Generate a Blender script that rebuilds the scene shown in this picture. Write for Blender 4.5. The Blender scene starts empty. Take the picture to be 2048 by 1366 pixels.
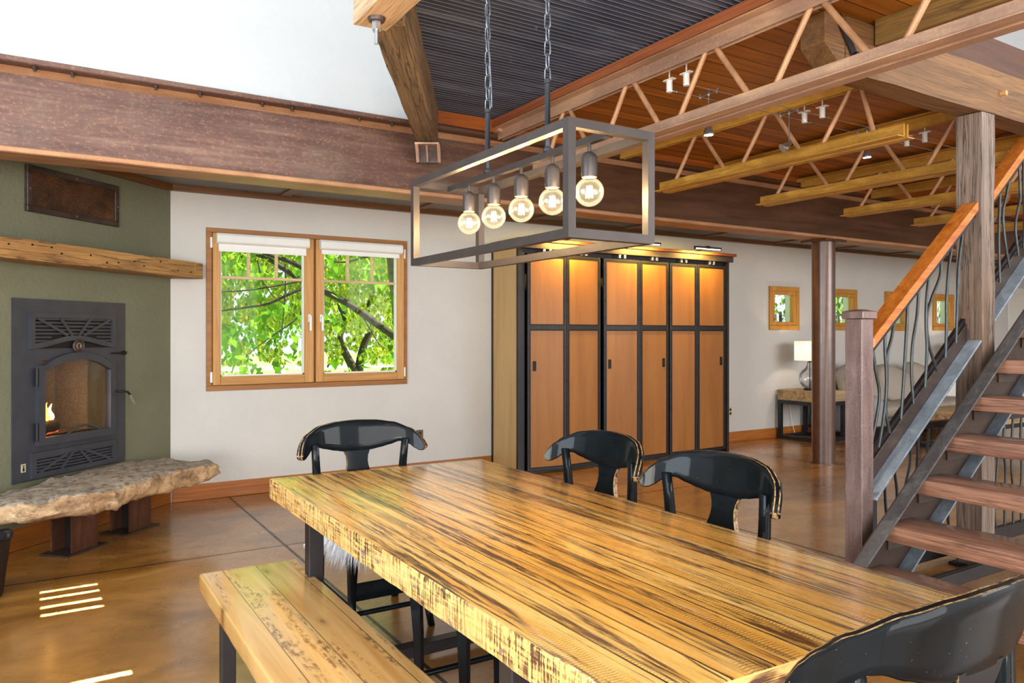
import bpy, bmesh, math, random
from mathutils import Vector, Matrix, noise as mnoise
random.seed(7)
R = math.radians
SC = bpy.context.scene
COL = SC.collection
# ---------------------------------------------------------------- camera frame (2048 x 1366)
FPX, YAW, HOR, EYE = 1520.0, R(31.9), 668.0, 1.42
SY, CY = math.sin(YAW), math.cos(YAW)
def ray(u, v):
    a = (u-1024)/FPX
    return Vector((SY+a*CY, CY-a*SY, (HOR-v)/FPX))
def aty(u, v, y):
    r = ray(u, v); d = y/r.y
    return Vector((r.x*d, y, EYE+r.z*d))
# ---------------------------------------------------------------- mesh helpers
class MB:
    def __init__(s): s.bm = bmesh.new()
    def face(s, vs, mi=0):
        try:
            f = s.bm.faces.new(vs); f.material_index = mi; return f
        except ValueError: return None
    def V(s, p): return s.bm.verts.new(p)
    def poly(s, pts, mi=0): return s.face([s.V(p) for p in pts], mi)
    def hexa(s, b, t, mi=0):
        """closed prism between loops b and t (same length)"""
        b = [s.V(p) for p in b]; t = [s.V(p) for p in t]; n = len(b)
        s.face(b[::-1], mi); s.face(t, mi)
        for i in range(n): s.face([b[i], b[(i+1) % n], t[(i+1) % n], t[i]], mi)
        return s
    def box(s, x0, x1, y0, y1, z0, z1, mi=0):
        return s.hexa([(x0,y0,z0),(x1,y0,z0),(x1,y1,z0),(x0,y1,z0)], [(x0,y0,z1),(x1,y0,z1),(x1,y1,z1),(x0,y1,z1)], mi)
    def bar(s, p, q, w, h, up=(0,0,1), mi=0):
        """rectangular bar from p to q; w sideways, h along up"""
        p, q = Vector(p), Vector(q); d = (q-p).normalized(); up = Vector(up)
        r = d.cross(up).normalized()*(w/2); u = r.cross(d).normalized()*(h/2)
        c = [-r-u, r-u, r+u, -r+u]
        return s.hexa([p+k for k in c], [q+k for k in c], mi)
    def prism(s, pts, d, mi=0):
        d = Vector(d); pts = [Vector(p) for p in pts]
        return s.hexa(pts, [p+d for p in pts], mi)
    def tube(s, pts, r, seg=8, closed=False, radii=None, mi=0, cap=True):
        pts = [Vector(p) for p in pts]; n = len(pts); rings = []
        prev = None
        for i in range(n):
            if closed: t = pts[(i+1) % n]-pts[i-1]
            else: t = pts[min(i+1, n-1)]-pts[max(i-1, 0)]
            t.normalize()
            if prev is None:
                a = Vector((0,0,1)) if abs(t.z) < .9 else Vector((1,0,0))
                x = t.cross(a).normalized()
            else:
                x = (prev - t*prev.dot(t)).normalized()
            prev = x; y = t.cross(x)
            rr = radii[i] if radii else r
            rings.append([s.V(pts[i]+(x*math.cos(2*math.pi*k/seg)+y*math.sin(2*math.pi*k/seg))*rr) for k in range(seg)])
        m = n if closed else n-1
        for i in range(m):
            a, b = rings[i], rings[(i+1) % n]
            for k in range(seg): s.face([a[k], a[(k+1) % seg], b[(k+1) % seg], b[k]], mi)
        if cap and not closed:
            s.face(rings[0][::-1], mi); s.face(rings[-1], mi)
        return s
    def cyl(s, p, q, r, seg=14, r2=None, mi=0): return s.tube([p, q], r, seg, radii=[r, r if r2 is None else r2], mi=mi)
    def lathe(s, prof, c, seg=24, mi=0, closed_top=True):
        rings = []
        for r, z in prof: rings.append([s.V((c[0]+r*math.cos(2*math.pi*k/seg), c[1]+r*math.sin(2*math.pi*k/seg), c[2]+z)) for k in range(seg)])
        for a, b in zip(rings, rings[1:]):
            for k in range(seg): s.face([a[k], a[(k+1) % seg], b[(k+1) % seg], b[k]], mi)
        if closed_top: s.face(rings[0][::-1], mi); s.face(rings[-1], mi)
        return s
    def build(s, name, mat, parent=None, bevel=0, seg=1, smooth=None, local=False):
        bm = s.bm
        if bevel:
            bmesh.ops.recalc_face_normals(bm, faces=bm.faces)
            es = [e for e in bm.edges if len(e.link_faces) == 2 and e.calc_face_angle(0) > R(25)]
            bmesh.ops.bevel(bm, geom=es, offset=bevel, segments=seg, affect='EDGES', clamp_overlap=True, profile=.6)
        bmesh.ops.recalc_face_normals(bm, faces=bm.faces)
        me = bpy.data.meshes.new(name); bm.to_mesh(me); bm.free()
        return link(name, me, mat, parent, smooth, local)
WM = {}
def link(name, me, mat, parent=None, smooth=None, local=False):
    for m in (mat if isinstance(mat, (list, tuple)) else [mat]): me.materials.append(m)
    if smooth is not None:
        me.shade_smooth()
        me.set_sharp_from_angle(angle=R(smooth))
    o = bpy.data.objects.new(name, me); COL.objects.link(o)
    if parent is not None:
        o.parent = parent
        WM[o.name] = WM[parent.name].copy()
        if not local: me.transform(WM[parent.name].inverted())
    else:
        if not local and len(me.vertices):
            xs = [v.co for v in me.vertices]
            lo = [min(v[i] for v in xs) for i in range(3)]; hi = [max(v[i] for v in xs) for i in range(3)]
            c = Vector(((lo[0]+hi[0])/2, (lo[1]+hi[1])/2, lo[2]))
            me.transform(Matrix.Translation(-c)); o.location = c
            WM[o.name] = Matrix.Translation(c)
        else: WM[o.name] = Matrix.Identity(4)
    return o
def tag(o, label=None, cat=None, group=None, kind=None):
    if label: o['label'] = label
    if cat: o['category'] = cat
    if group: o['group'] = group
    if kind: o['kind'] = kind
    return o
def thing(name, label, cat, loc=(0,0,0), rz=0, group=None, kind=None):
    o = bpy.data.objects.new(name, None); COL.objects.link(o)
    o.location = loc; o.rotation_euler = (0,0,rz); o.empty_display_size = .1
    WM[o.name] = Matrix.Translation(Vector(loc)) @ Matrix.Rotation(rz, 4, 'Z')
    return tag(o, label, cat, group, kind)
def struct(o, label, cat): return tag(o, label, cat, None, 'structure')
def copy_tree(o, parent=None):
    c = o.copy(); COL.objects.link(c); c.parent = parent
    WM[c.name] = WM[o.name].copy()
    for ch in list(o.children): copy_tree(ch, c)
    return c
# ---------------------------------------------------------------- material helpers
class G:
    def __init__(s, name):
        s.m = bpy.data.materials.new(name); s.m.use_nodes = True
        s.nt = s.m.node_tree; s.b = s.nt.nodes['Principled BSDF']; s.out = s.nt.nodes['Material Output']
    def N(s, t, **kw):
        n = s.nt.nodes.new(t)
        for k, v in kw.items(): setattr(n, k, v)
        return n
    def put(s, sock, v):
        if v is None: return
        if isinstance(v, bpy.types.NodeSocket): s.nt.links.new(v, sock)
        elif isinstance(v, (tuple, list)) and len(v) == 3 and sock.type == 'RGBA': sock.default_value = (*v, 1)
        else: sock.default_value = v
    def co(s, kind='Object'): return s.N('ShaderNodeTexCoord').outputs[kind]
    def map(s, vec, scale=(1,1,1), loc=(0,0,0), rot=(0,0,0)):
        n = s.N('ShaderNodeMapping'); s.put(n.inputs[0], vec)
        n.inputs['Scale'].default_value = scale; n.inputs['Rotation'].default_value = rot; s.put(n.inputs['Location'], loc)
        return n.outputs[0]
    def noise(s, vec, scale=5, detail=4, rough=.55, dist=0, out=0):
        n = s.N('ShaderNodeTexNoise'); s.put(n.inputs['Vector'], vec)
        n.inputs['Scale'].default_value = scale; n.inputs['Detail'].default_value = detail
        n.inputs['Roughness'].default_value = rough; n.inputs['Distortion'].default_value = dist
        return n.outputs[out]
    def vor(s, vec, scale=5, feature='F1'):
        n = s.N('ShaderNodeTexVoronoi', feature=feature); s.put(n.inputs['Vector'], vec); n.inputs['Scale'].default_value = scale
        return n.outputs[0]
    def wn(s, w):
        n = s.N('ShaderNodeTexWhiteNoise', noise_dimensions='1D'); s.put(n.inputs['W'], w); return n.outputs
    def ramp(s, f, stops, interp='LINEAR'):
        n = s.N('ShaderNodeValToRGB'); n.color_ramp.interpolation = interp; s.put(n.inputs[0], f)
        e = n.color_ramp.elements
        while len(e) < len(stops): e.new(.5)
        for k, (p, c) in zip(e, stops):
            k.position = p; k.color = (c, c, c, 1) if isinstance(c, (int, float)) else (*c, 1)
        return n.outputs[0]
    def mix(s, f, a, b, blend='MIX'):
        n = s.N('ShaderNodeMix', data_type='RGBA', blend_type=blend)
        s.put(n.inputs[0], f); s.put(n.inputs[6], a); s.put(n.inputs[7], b); return n.outputs[2]
    def math(s, op, a, b=None, c=None):
        n = s.N('ShaderNodeMath', operation=op); s.put(n.inputs[0], a); s.put(n.inputs[1], b); s.put(n.inputs[2], c); return n.outputs[0]
    def sep(s, v):
        n = s.N('ShaderNodeSeparateXYZ'); s.put(n.inputs[0], v); return n.outputs
    def comb(s, x, y, z):
        n = s.N('ShaderNodeCombineXYZ'); s.put(n.inputs[0], x); s.put(n.inputs[1], y); s.put(n.inputs[2], z); return n.outputs[0]
    def bump(s, h, strength=.3, dist=.01):
        n = s.N('ShaderNodeBump'); s.put(n.inputs['Height'], h); n.inputs['Strength'].default_value = strength; n.inputs['Distance'].default_value = dist
        s.put(s.b.inputs['Normal'], n.outputs[0])
    def fin(s, col=None, rough=.5, metal=0, spec=None, coat=None, coat_r=.1, em=None, em_s=0, coat_i=1.5):
        s.put(s.b.inputs['Base Color'], col); s.put(s.b.inputs['Roughness'], rough); s.put(s.b.inputs['Metallic'], metal)
        if spec is not None: s.put(s.b.inputs['Specular IOR Level'], spec)
        if coat is not None: s.put(s.b.inputs['Coat Weight'], coat); s.b.inputs['Coat Roughness'].default_value = coat_r; s.b.inputs['Coat IOR'].default_value = coat_i
        if em is not None: s.put(s.b.inputs['Emission Color'], em); s.b.inputs['Emission Strength'].default_value = em_s
        return s.m
def c255(r, g, b):
    f = lambda x: (x/255/12.92) if x/255 <= .04045 else ((x/255+.055)/1.055)**2.4
    return (f(r), f(g), f(b))
def plain(name, col, rough=.5, metal=0, var=.25, scale=14, bump=0, spec=None, **kw):
    g = G(name); v = g.co(); n = g.noise(v, scale, 5, .6)
    d = tuple(max(0, x*(1-var)) for x in col); l = tuple(min(1, x*(1+var)) for x in col)
    c = g.ramp(n, [(.3, d), (.7, l)])
    if bump: g.bump(g.noise(v, scale*5, 4), bump, .004)
    return g.fin(c, rough, metal, spec, **kw)
def plaster(name, col, var=.06, bump=.25):
    g = G(name); v = g.co('Object')
    n = g.noise(v, 1.3, 6, .6); n2 = g.noise(v, 9, 5, .65, 1.2)
    c = g.ramp(n, [(.25, tuple(x*(1-var) for x in col)), (.75, tuple(min(1, x*(1+var)) for x in col))])
    c = g.mix(g.ramp(n2, [(.45, 0), (.8, .10)]), c, tuple(x*.72 for x in col))
    g.bump(g.math('ADD', n2, g.noise(v, 30, 3)), bump, .01)
    return g.fin(c, .75)
def wood(name, lo, hi, axis='x', dark=None, darkness=.0, grain=1.0, rough=.45, fine=.5, ring=8, coat=None, bump=.15, crack=0, rot=(0,0,0)):
    """board along one local axis: stretched grain, fine pores, optional dark stain and cracks"""
    g = G(name); v = g.co()
    ax = 'xyz'.index(axis)
    def st(a, b):
        k = [b, b, b]; k[ax] = a; return tuple(k)
    v1 = g.map(v, st(.55*grain, ring*grain), rot=rot)
    n1 = g.noise(v1, 1, 7, .6, .9)
    n2 = g.noise(g.map(v, st(3, 150), rot=rot), 1, 3, .6)
    c = g.ramp(n1, [(.28, lo), (.5, tuple((a+b)/2 for a, b in zip(lo, hi))), (.72, hi)])
    c = g.mix(g.ramp(n2, [(.35, fine), (.62, 0)]), c, tuple(x*.45 for x in lo))
    if dark:
        d = g.noise(g.map(v, st(1.1, 9), loc=(3,1,7)), 1, 8, .68, .6)
        c = g.mix(g.ramp(d, [(.52, 0), (.66, darkness)]), c, dark)
    h = g.math('ADD', n1, n2)
    if crack:
        k = g.noise(g.map(v, st(.8, 22), loc=(5,2,4)), 1, 5, .6, .4)
        cm = g.ramp(k, [(.0, 0), (.475, 0), (.5, crack), (.525, 0)])
        c = g.mix(cm, c, tuple(x*.16 for x in lo)); h = g.math('SUBTRACT', h, cm)
    g.bump(h, bump, .006)
    return g.fin(c, rough, coat=coat)
def rust(name, base, alt, alt2, scale=5, rough=.6, metal=.35, axis='x'):
    g = G(name); v = g.co()
    k = {'x': (.35,2.2,2.2), 'y': (2.2,.35,2.2), 'z': (2.2,2.2,.35)}[axis]
    n = g.noise(g.map(v, k), scale, 8, .7, .5); n2 = g.noise(v, scale*14, 5, .7); n3 = g.noise(v, scale*.45, 4, .6)
    c = g.ramp(n, [(.3, base), (.55, alt), (.75, alt2)])
    c = g.mix(g.ramp(n2, [(.5, 0), (.7, .55)]), c, alt2)
    c = g.mix(g.ramp(n3, [(.42, .0), (.68, .65)]), c, base)
    g.bump(n2, .15, .003)
    return g.fin(c, g.ramp(n, [(.3, rough-.15), (.7, rough+.15)]), metal)
def emit(name, col, s):
    g = G(name); return g.fin(col, .5, em=col, em_s=s)
def clear_glass(name, tint=(1,1,1), gloss=.12, rough=.02, fres=.8, glow=None):
    """thin pane: mostly see-through with a fresnel sheen"""
    g = G(name); t = g.N('ShaderNodeBsdfTransparent'); g.put(t.inputs[0], tint)
    gl = g.N('ShaderNodeBsdfGlossy'); gl.inputs['Roughness'].default_value = rough
    lw = g.N('ShaderNodeLayerWeight'); lw.inputs[0].default_value = .25
    f = g.math('ADD', g.math('MULTIPLY', lw.outputs['Fresnel'], fres), gloss*.25)
    mx = g.N('ShaderNodeMixShader'); g.put(mx.inputs[0], f); g.put(mx.inputs[1], t.outputs[0]); g.put(mx.inputs[2], gl.outputs[0])
    o = mx.outputs[0]
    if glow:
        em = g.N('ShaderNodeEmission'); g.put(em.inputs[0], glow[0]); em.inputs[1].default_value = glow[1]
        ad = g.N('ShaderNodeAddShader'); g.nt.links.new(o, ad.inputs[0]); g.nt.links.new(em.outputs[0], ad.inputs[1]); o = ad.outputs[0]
    g.nt.links.new(o, g.out.inputs[0]); return g.m
WORLD, SUN, KEY, FILL_L, FILL_R, FILL_T, BULB, DECK, BACK, EXPO = 1.15, 15.0, 52, 200, 330, 40, 9, 230, 400, 0.0
# ================================================================ materials
M = {}
M['white'] = plaster('white_plaster', c255(208,205,199))
M['upper'] = plaster('upper_white_plaster', c255(196,203,208), .03, .3)
M['green'] = plaster('olive_plaster', c255(114,115,93), .16, .45)
M['roof'] = plaster('roof_white', c255(240,240,238), .02, .1)
M['soffit'] = plain('grey_soffit_panel', c255(122,120,116), .6, .1, .15, 3)
M['batten'] = wood('brown_batten', c255(96,58,26), c255(140,90,44), 'x')
M['battenY'] = wood('brown_batten_cross', c255(96,58,26), c255(140,90,44), 'y')
M['base'] = wood('orange_baseboard', c255(154,84,22), c255(210,128,48), 'x', ring=14, coat=.2)
M['baseG'] = wood('orange_baseboard_corner', c255(146,80,22), c255(196,116,44), 'x', ring=10, coat=.2)
M['girder_old'] = rust('rusted_girder', c255(92,66,62), c255(122,90,82), c255(158,122,104), 2.4, .42, .45)
def m_girder():
    g = G('rusted_girder'); v = g.co(); s = g.sep(v)
    n = g.noise(g.map(v, (.5,2,5)), 2.2, 8, .68, .4); n2 = g.noise(g.map(v, (1,1,1.6)), 42, 5, .7); n3 = g.noise(v, 1.1, 4, .6); n4 = g.noise(g.map(v, (.6,1,40)), 1.2, 4, .6)
    c = g.ramp(n, [(.3, c255(80,58,52)), (.52, c255(110,82,74)), (.72, c255(140,112,98))])
    c = g.mix(g.ramp(n2, [(.52, 0), (.66, .35)]), c, c255(190,142,108))
    c = g.mix(g.ramp(n4, [(.5, 0), (.66, .4)]), c, c255(84,56,52))
    c = g.mix(g.ramp(n3, [(.5, 0), (.7, .6)]), c, c255(132,116,102))
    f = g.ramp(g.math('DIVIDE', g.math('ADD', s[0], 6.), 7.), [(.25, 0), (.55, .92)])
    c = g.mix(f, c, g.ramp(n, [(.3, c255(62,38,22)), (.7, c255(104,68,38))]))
    g.bump(n2, .12, .003)
    return g.fin(c, g.ramp(n, [(.3, .34), (.7, .5)]), .35)
M['girder'] = m_girder()
M['flange'] = rust('girder_edge_rust', c255(150,104,72), c255(182,136,100), c255(206,164,122), 6, .55, .3)
M['joist'] = rust('yellow_rust_steel', c255(164,116,44), c255(218,164,68), c255(242,202,100), 7, .55, .3, 'y')
M['joist1'] = rust('mauve_rust_steel', c255(160,128,112), c255(200,162,136), c255(226,190,150), 5, .45, .3, 'y')
M['rod'] = rust('rust_rod', c255(170,124,88), c255(204,156,116), c255(220,178,142), 9, .5, .25, 'z')
M['planks'] = None
def planks(name, w, lo, hi, gap=.05, grain_axis='x'):
    g = G(name); v = g.co('Object'); s = g.sep(v)
    a, b = (s[0], s[1]) if grain_axis == 'x' else (s[1], s[0])
    q = g.math('DIVIDE', b, w); idx = g.math('FLOOR', q); fr = g.math('FRACT', q)
    rnd = g.wn(idx)[0]
    vec = g.comb(g.math('MULTIPLY', g.math('ADD', a, g.math('MULTIPLY', rnd, 37.)), .9), g.math('MULTIPLY', b, 16), g.math('MULTIPLY', rnd, 9.))
    n = g.noise(vec, 1, 6, .6, 1.0)
    kn = g.vor(g.comb(g.math('MULTIPLY', g.math('ADD', a, g.math('MULTIPLY', rnd, 37.)), 1.6), g.math('MULTIPLY', b, 7), 0.), 1)
    c = g.ramp(n, [(.25, lo), (.75, hi)])
    c = g.mix(g.ramp(kn, [(.02, .8), (.1, 0)]), c, tuple(x*.25 for x in lo))
    c = g.mix(g.math('MULTIPLY', rnd, .6), c, tuple(x*.55 for x in lo))
    e = g.math('MAXIMUM', g.math('LESS_THAN', fr, gap), g.math('GREATER_THAN', fr, 1-gap*.4))
    c = g.mix(g.math('MULTIPLY', e, .85), c, tuple(x*.12 for x in lo))
    g.bump(g.math('SUBTRACT', n, g.math('MULTIPLY', e, 3)), .3, .006)
    return g.fin(c, .45)
M['planks'] = planks('orange_plank_deck', .135, c255(150,84,20), c255(230,150,56))
M['fascia'] = wood('red_fascia', c255(66,38,26), c255(104,64,44), 'x', ring=9)
M['board'] = wood('orange_rim_board', c255(140,68,18), c255(200,112,40), 'x', ring=10)
M['boardY'] = wood('orange_rim_board_long', c255(140,74,42), c255(196,122,78), 'y', ring=12)
M['timber'] = wood('weathered_timber', c255(124,98,70), c255(184,150,110), 'y', c255(98,76,56), .5, 1.2, .75, .55, 9, crack=.8, bump=.35)
M['timberX'] = wood('weathered_timber_cross', c255(104,70,38), c255(150,110,66), 'x', c255(84,58,36), .35, 1.2, .6, .5, 9, crack=.45, bump=.35)
M['timberY'] = wood('yellow_timber', c255(116,86,40), c255(176,136,72), 'y', c255(96,70,40), .4, 1.2, .6, .5, 9, crack=.5, bump=.35)
M['muntin'] = wood('light_glazing_bar', c255(210,178,128), c255(232,206,160), 'x')
M['timberE'] = wood('pale_timber', c255(206,166,126), c255(236,202,160), 'y', c255(150,106,70), .25, 1.2, .5, .5, 6, crack=.4, bump=.35)
M['post'] = wood('grey_brown_post', c255(108,92,82), c255(170,150,136), 'z', c255(120,84,48), .45, 1.2, .55, .6, 9, crack=.9, bump=.4)
M['mantel'] = wood('mantel_timber', c255(150,106,58), c255(206,158,98), 'x', c255(92,62,36), .7, 1.1, .7, .5, 8, crack=.8, bump=.4)
M['pine'] = wood('window_pine', c255(186,130,64), c255(226,172,102), 'z', ring=10, fine=.35)
M['pineX'] = wood('window_pine_rail', c255(182,124,58), c255(222,166,96), 'x', ring=12, fine=.35)
M['pined'] = wood('window_casing', c255(144,90,38), c255(180,120,58), 'x', ring=14, fine=.35)
M['gold'] = wood('small_window_pine', c255(176,116,40), c255(216,156,62), 'z', ring=12, fine=.3)
M['veneer'] = wood('fir_veneer', c255(150,94,38), c255(174,116,56), 'z', ring=7, fine=.22, grain=.7, rough=.4, bump=.02)
M['veneerS'] = wood('pale_veneer', c255(186,148,92), c255(212,176,118), 'z', ring=8, fine=.2, grain=.7, rough=.35, bump=.02)
M['cabtop'] = wood('cabinet_top_board', c255(110,54,20), c255(176,98,40), 'x', ring=12)
M['blackst'] = plain('black_steel', c255(38,34,36), .42, .25, .3, 9)
M['dkst'] = plain('dark_blue_steel', c255(58,60,66), .36, .7, .3, 6)
M['chan'] = rust('channel_steel', c255(64,52,48), c255(86,72,66), c255(116,100,92), 8, .42, .55)
M['skyst'] = rust('sky_sheen_steel', c255(120,136,150), c255(160,176,190), c255(196,208,216), 8, .42, .45)  # sky reflection on the upward faces, put into the steel colour
M['flangeg'] = rust('grey_flange', c255(80,80,82), c255(106,106,108), c255(142,140,140), 14, .42, .5)
M['webst'] = rust('brown_web_steel', c255(56,42,36), c255(76,58,48), c255(100,80,66), 5, .6, .2)
M['support'] = rust('brown_support_steel', c255(70,44,34), c255(98,62,44), c255(130,88,60), 5, .5, .4, 'z')
M['newel'] = rust('mauve_newel', c255(112,92,88), c255(146,124,120), c255(180,160,156), 6, .4, .45, 'z')
M['column'] = plain('brown_pipe', c255(84,48,24), .34, .4, .35, 11, coat=.9, coat_r=.3, coat_i=1.7)
M['baluster'] = plain('rebar', c255(70,76,78), .4, .6, .25, 20)
M['tread'] = wood('red_brown_tread', c255(124,82,66), c255(196,146,118), 'y', c255(90,58,50), .75, 1, .4, .5, 9, coat=.35, crack=.5)
M['rail'] = wood('orange_handrail', c255(164,84,18), c255(228,138,52), 'x', ring=26, fine=.35, coat=.3)
M['bench'] = wood('honey_bench', c255(198,148,86), c255(236,194,130), 'y', c255(120,78,40), .6, 1.0, .3, .3, 9, coat=.6, crack=.6, bump=.1)
M['bronze'] = plain('dark_bronze', c255(74,68,66), .42, .5, .15, 10)
M['chainm'] = plain('zinc_chain', c255(128,138,148), .35, .8, .2, 30)
M['silver'] = plain('silver', c255(190,190,192), .25, .9, .1, 30)
M['whitep'] = plain('white_plastic', c255(236,236,234), .4, 0, .03, 8)
M['blind'] = plain('white_blind', c255(234,234,230), .7, 0, .03, 6)
M['iron'] = plain('stove_iron', c255(72,75,84), .4, .4, .15, 8, .1)
M['ironD'] = plain('stove_black', c255(22,22,24), .5, .3, .2, 8)
M['linen'] = None
M['sofa'] = plain('oatmeal_fabric', c255(176,164,150), .9, 0, .1, 120, .3)
M['sofaB'] = plain('grey_fabric', c255(158,158,160), .9, 0, .1, 120, .3)
M['pillow'] = plain('white_pillow', c255(232,228,220), .9, 0, .05, 60, .2)
M['slab'] = wood('rough_table_slab', c255(150,118,82), c255(212,184,140), 'x', c255(92,70,50), .7, 1, .6, .4, 12)
M['brassplate'] = plain('brown_outlet', c255(96,78,60), .4, .2, .1, 10)
M['beige'] = plain('beige_outlet', c255(206,192,160), .4, 0, .05, 10)
M['bark'] = plain('tree_bark', c255(66,56,48), .9, 0, .4, 18, .5)
M['bark2'] = plain('pale_bark', c255(112,102,88), .9, 0, .35, 12, .5)
M['soot'] = plain('charred_log', c255(36,26,22), .9, 0, .5, 20, .6)
M['fur'] = plain('white_fur', c255(238,240,244), .9, 0, .06, 40)
M['grille'] = None
M['door'] = plain('white_door', c255(232,228,218), .5, 0, .03, 4)
M['glass'] = clear_glass('window_glass', (.98,1,.99), .02, .02, .06)
M['stoveglass'] = clear_glass('stove_glass', (.8,.78,.75), .2, .04, .35)
M['bulbg'] = clear_glass('bulb_glass_bloom', (1,.97,.88), .25, .02, .8, ((1,.80,.46), .26))  # glass emits faintly itself, standing in for bloom around the filament
M['lampg'] = clear_glass('lamp_glass', (.96,.96,.95), .3, .03)
M['fila'] = emit('filament', (1,.78,.46), 40)
M['spotem'] = emit('spot_face', (1,.9,.72), 25)
M['picem'] = emit('picture_light_tube', (1,.9,.72), 3)
M['flame'] = emit('flame', (1,.36,.05), 7)
M['flamey'] = emit('flame_core', (1,.66,.2), 12)
M['ember'] = emit('ember', (1,.14,.02), 1.6)
def m_linen():
    g = G('linen_shade'); v = g.co()
    n = g.noise(g.map(v, (90,90,20)), 1, 3)
    c = g.ramp(n, [(.3, c255(226,222,212)), (.7, c255(246,244,238))])
    d = g.N('ShaderNodeBsdfDiffuse'); g.put(d.inputs[0], c); t = g.N('ShaderNodeBsdfTranslucent'); g.put(t.inputs[0], c)
    mx = g.N('ShaderNodeMixShader'); mx.inputs[0].default_value = .55
    g.put(mx.inputs[1], d.outputs[0]); g.put(mx.inputs[2], t.outputs[0]); g.nt.links.new(mx.outputs[0], g.out.inputs[0]); return g.m
M['linen'] = m_linen()
def m_leaf(name, cols, tr=.55):
    g = G(name); oi = g.N('ShaderNodeNewGeometry')
    c = g.ramp(oi.outputs['Random Per Island'], [(i/(len(cols)-1), k) for i, k in enumerate(cols)])
    d = g.N('ShaderNodeBsdfDiffuse'); g.put(d.inputs[0], c); t = g.N('ShaderNodeBsdfTranslucent'); g.put(t.inputs[0], g.mix(.35, c, (.5,.78,.07)))
    mx = g.N('ShaderNodeMixShader'); mx.inputs[0].default_value = tr
    g.put(mx.inputs[1], d.outputs[0]); g.put(mx.inputs[2], t.outputs[0]); g.nt.links.new(mx.outputs[0], g.out.inputs[0]); return g.m
M['leaf'] = m_leaf('linden_leaf', [c255(40,84,18), c255(96,150,34), c255(150,192,60)])
M['leaf2'] = m_leaf('shrub_leaf', [c255(30,64,16), c255(86,128,28), c255(150,168,50), c255(176,180,60), c255(200,160,60)])
M['leaf3'] = m_leaf('dark_leaf', [c255(34,62,26), c255(70,104,40), c255(110,140,60)])
M['lawn'] = plain('lawn', c255(140,176,90), .9, 0, .3, 3)
M['path'] = plain('pale_path', c255(225,222,215), .9, 0, .08, 2)
def m_floor():
    g = G('stained_concrete'); v = g.co(); s = g.sep(v)
    n = g.noise(g.map(v, (.55,1.1,1), rot=(0,0,.4)), 1.3, 7, .62, 1.4); n2 = g.noise(g.map(v, (1,1.6,1)), 4, 8, .62, .3); n3 = g.noise(v, .45, 3, .5)
    c = g.ramp(n, [(.27, c255(84,50,18)), (.44, c255(138,90,34)), (.6, c255(176,122,54)), (.78, c255(204,156,96))])
    c = g.mix(g.ramp(n2, [(.25, .25), (.6, 0)]), c, c255(112,70,28))
    c = g.mix(g.ramp(n3, [(.45, 0), (.7, .35)]), c, c255(196,148,90))
    m = None
    for ax, p in ((0, 1.405), (0, 7.25), (1, 5.145), (0, 4.33), (1, 1.2), (0, 10.2)):
        d = g.math('ABSOLUTE', g.math('SUBTRACT', s[ax], p))
        k = g.math('LESS_THAN', d, .010 if ax == 0 else .008)
        m = k if m is None else g.math('MAXIMUM', m, k)
    c = g.mix(g.math('MULTIPLY', m, .95), c, (.012,.01,.008))
    g.bump(g.math('SUBTRACT', g.math('MULTIPLY', n2, .08), m), .12, .01)
    return g.fin(c, g.ramp(n2, [(.3, .22), (.7, .36)]), 0, .4, coat=g.math('SUBTRACT', .7, g.math('MULTIPLY', m, .7)), coat_r=.17, coat_i=1.6)
M['floor'] = m_floor()
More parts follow.
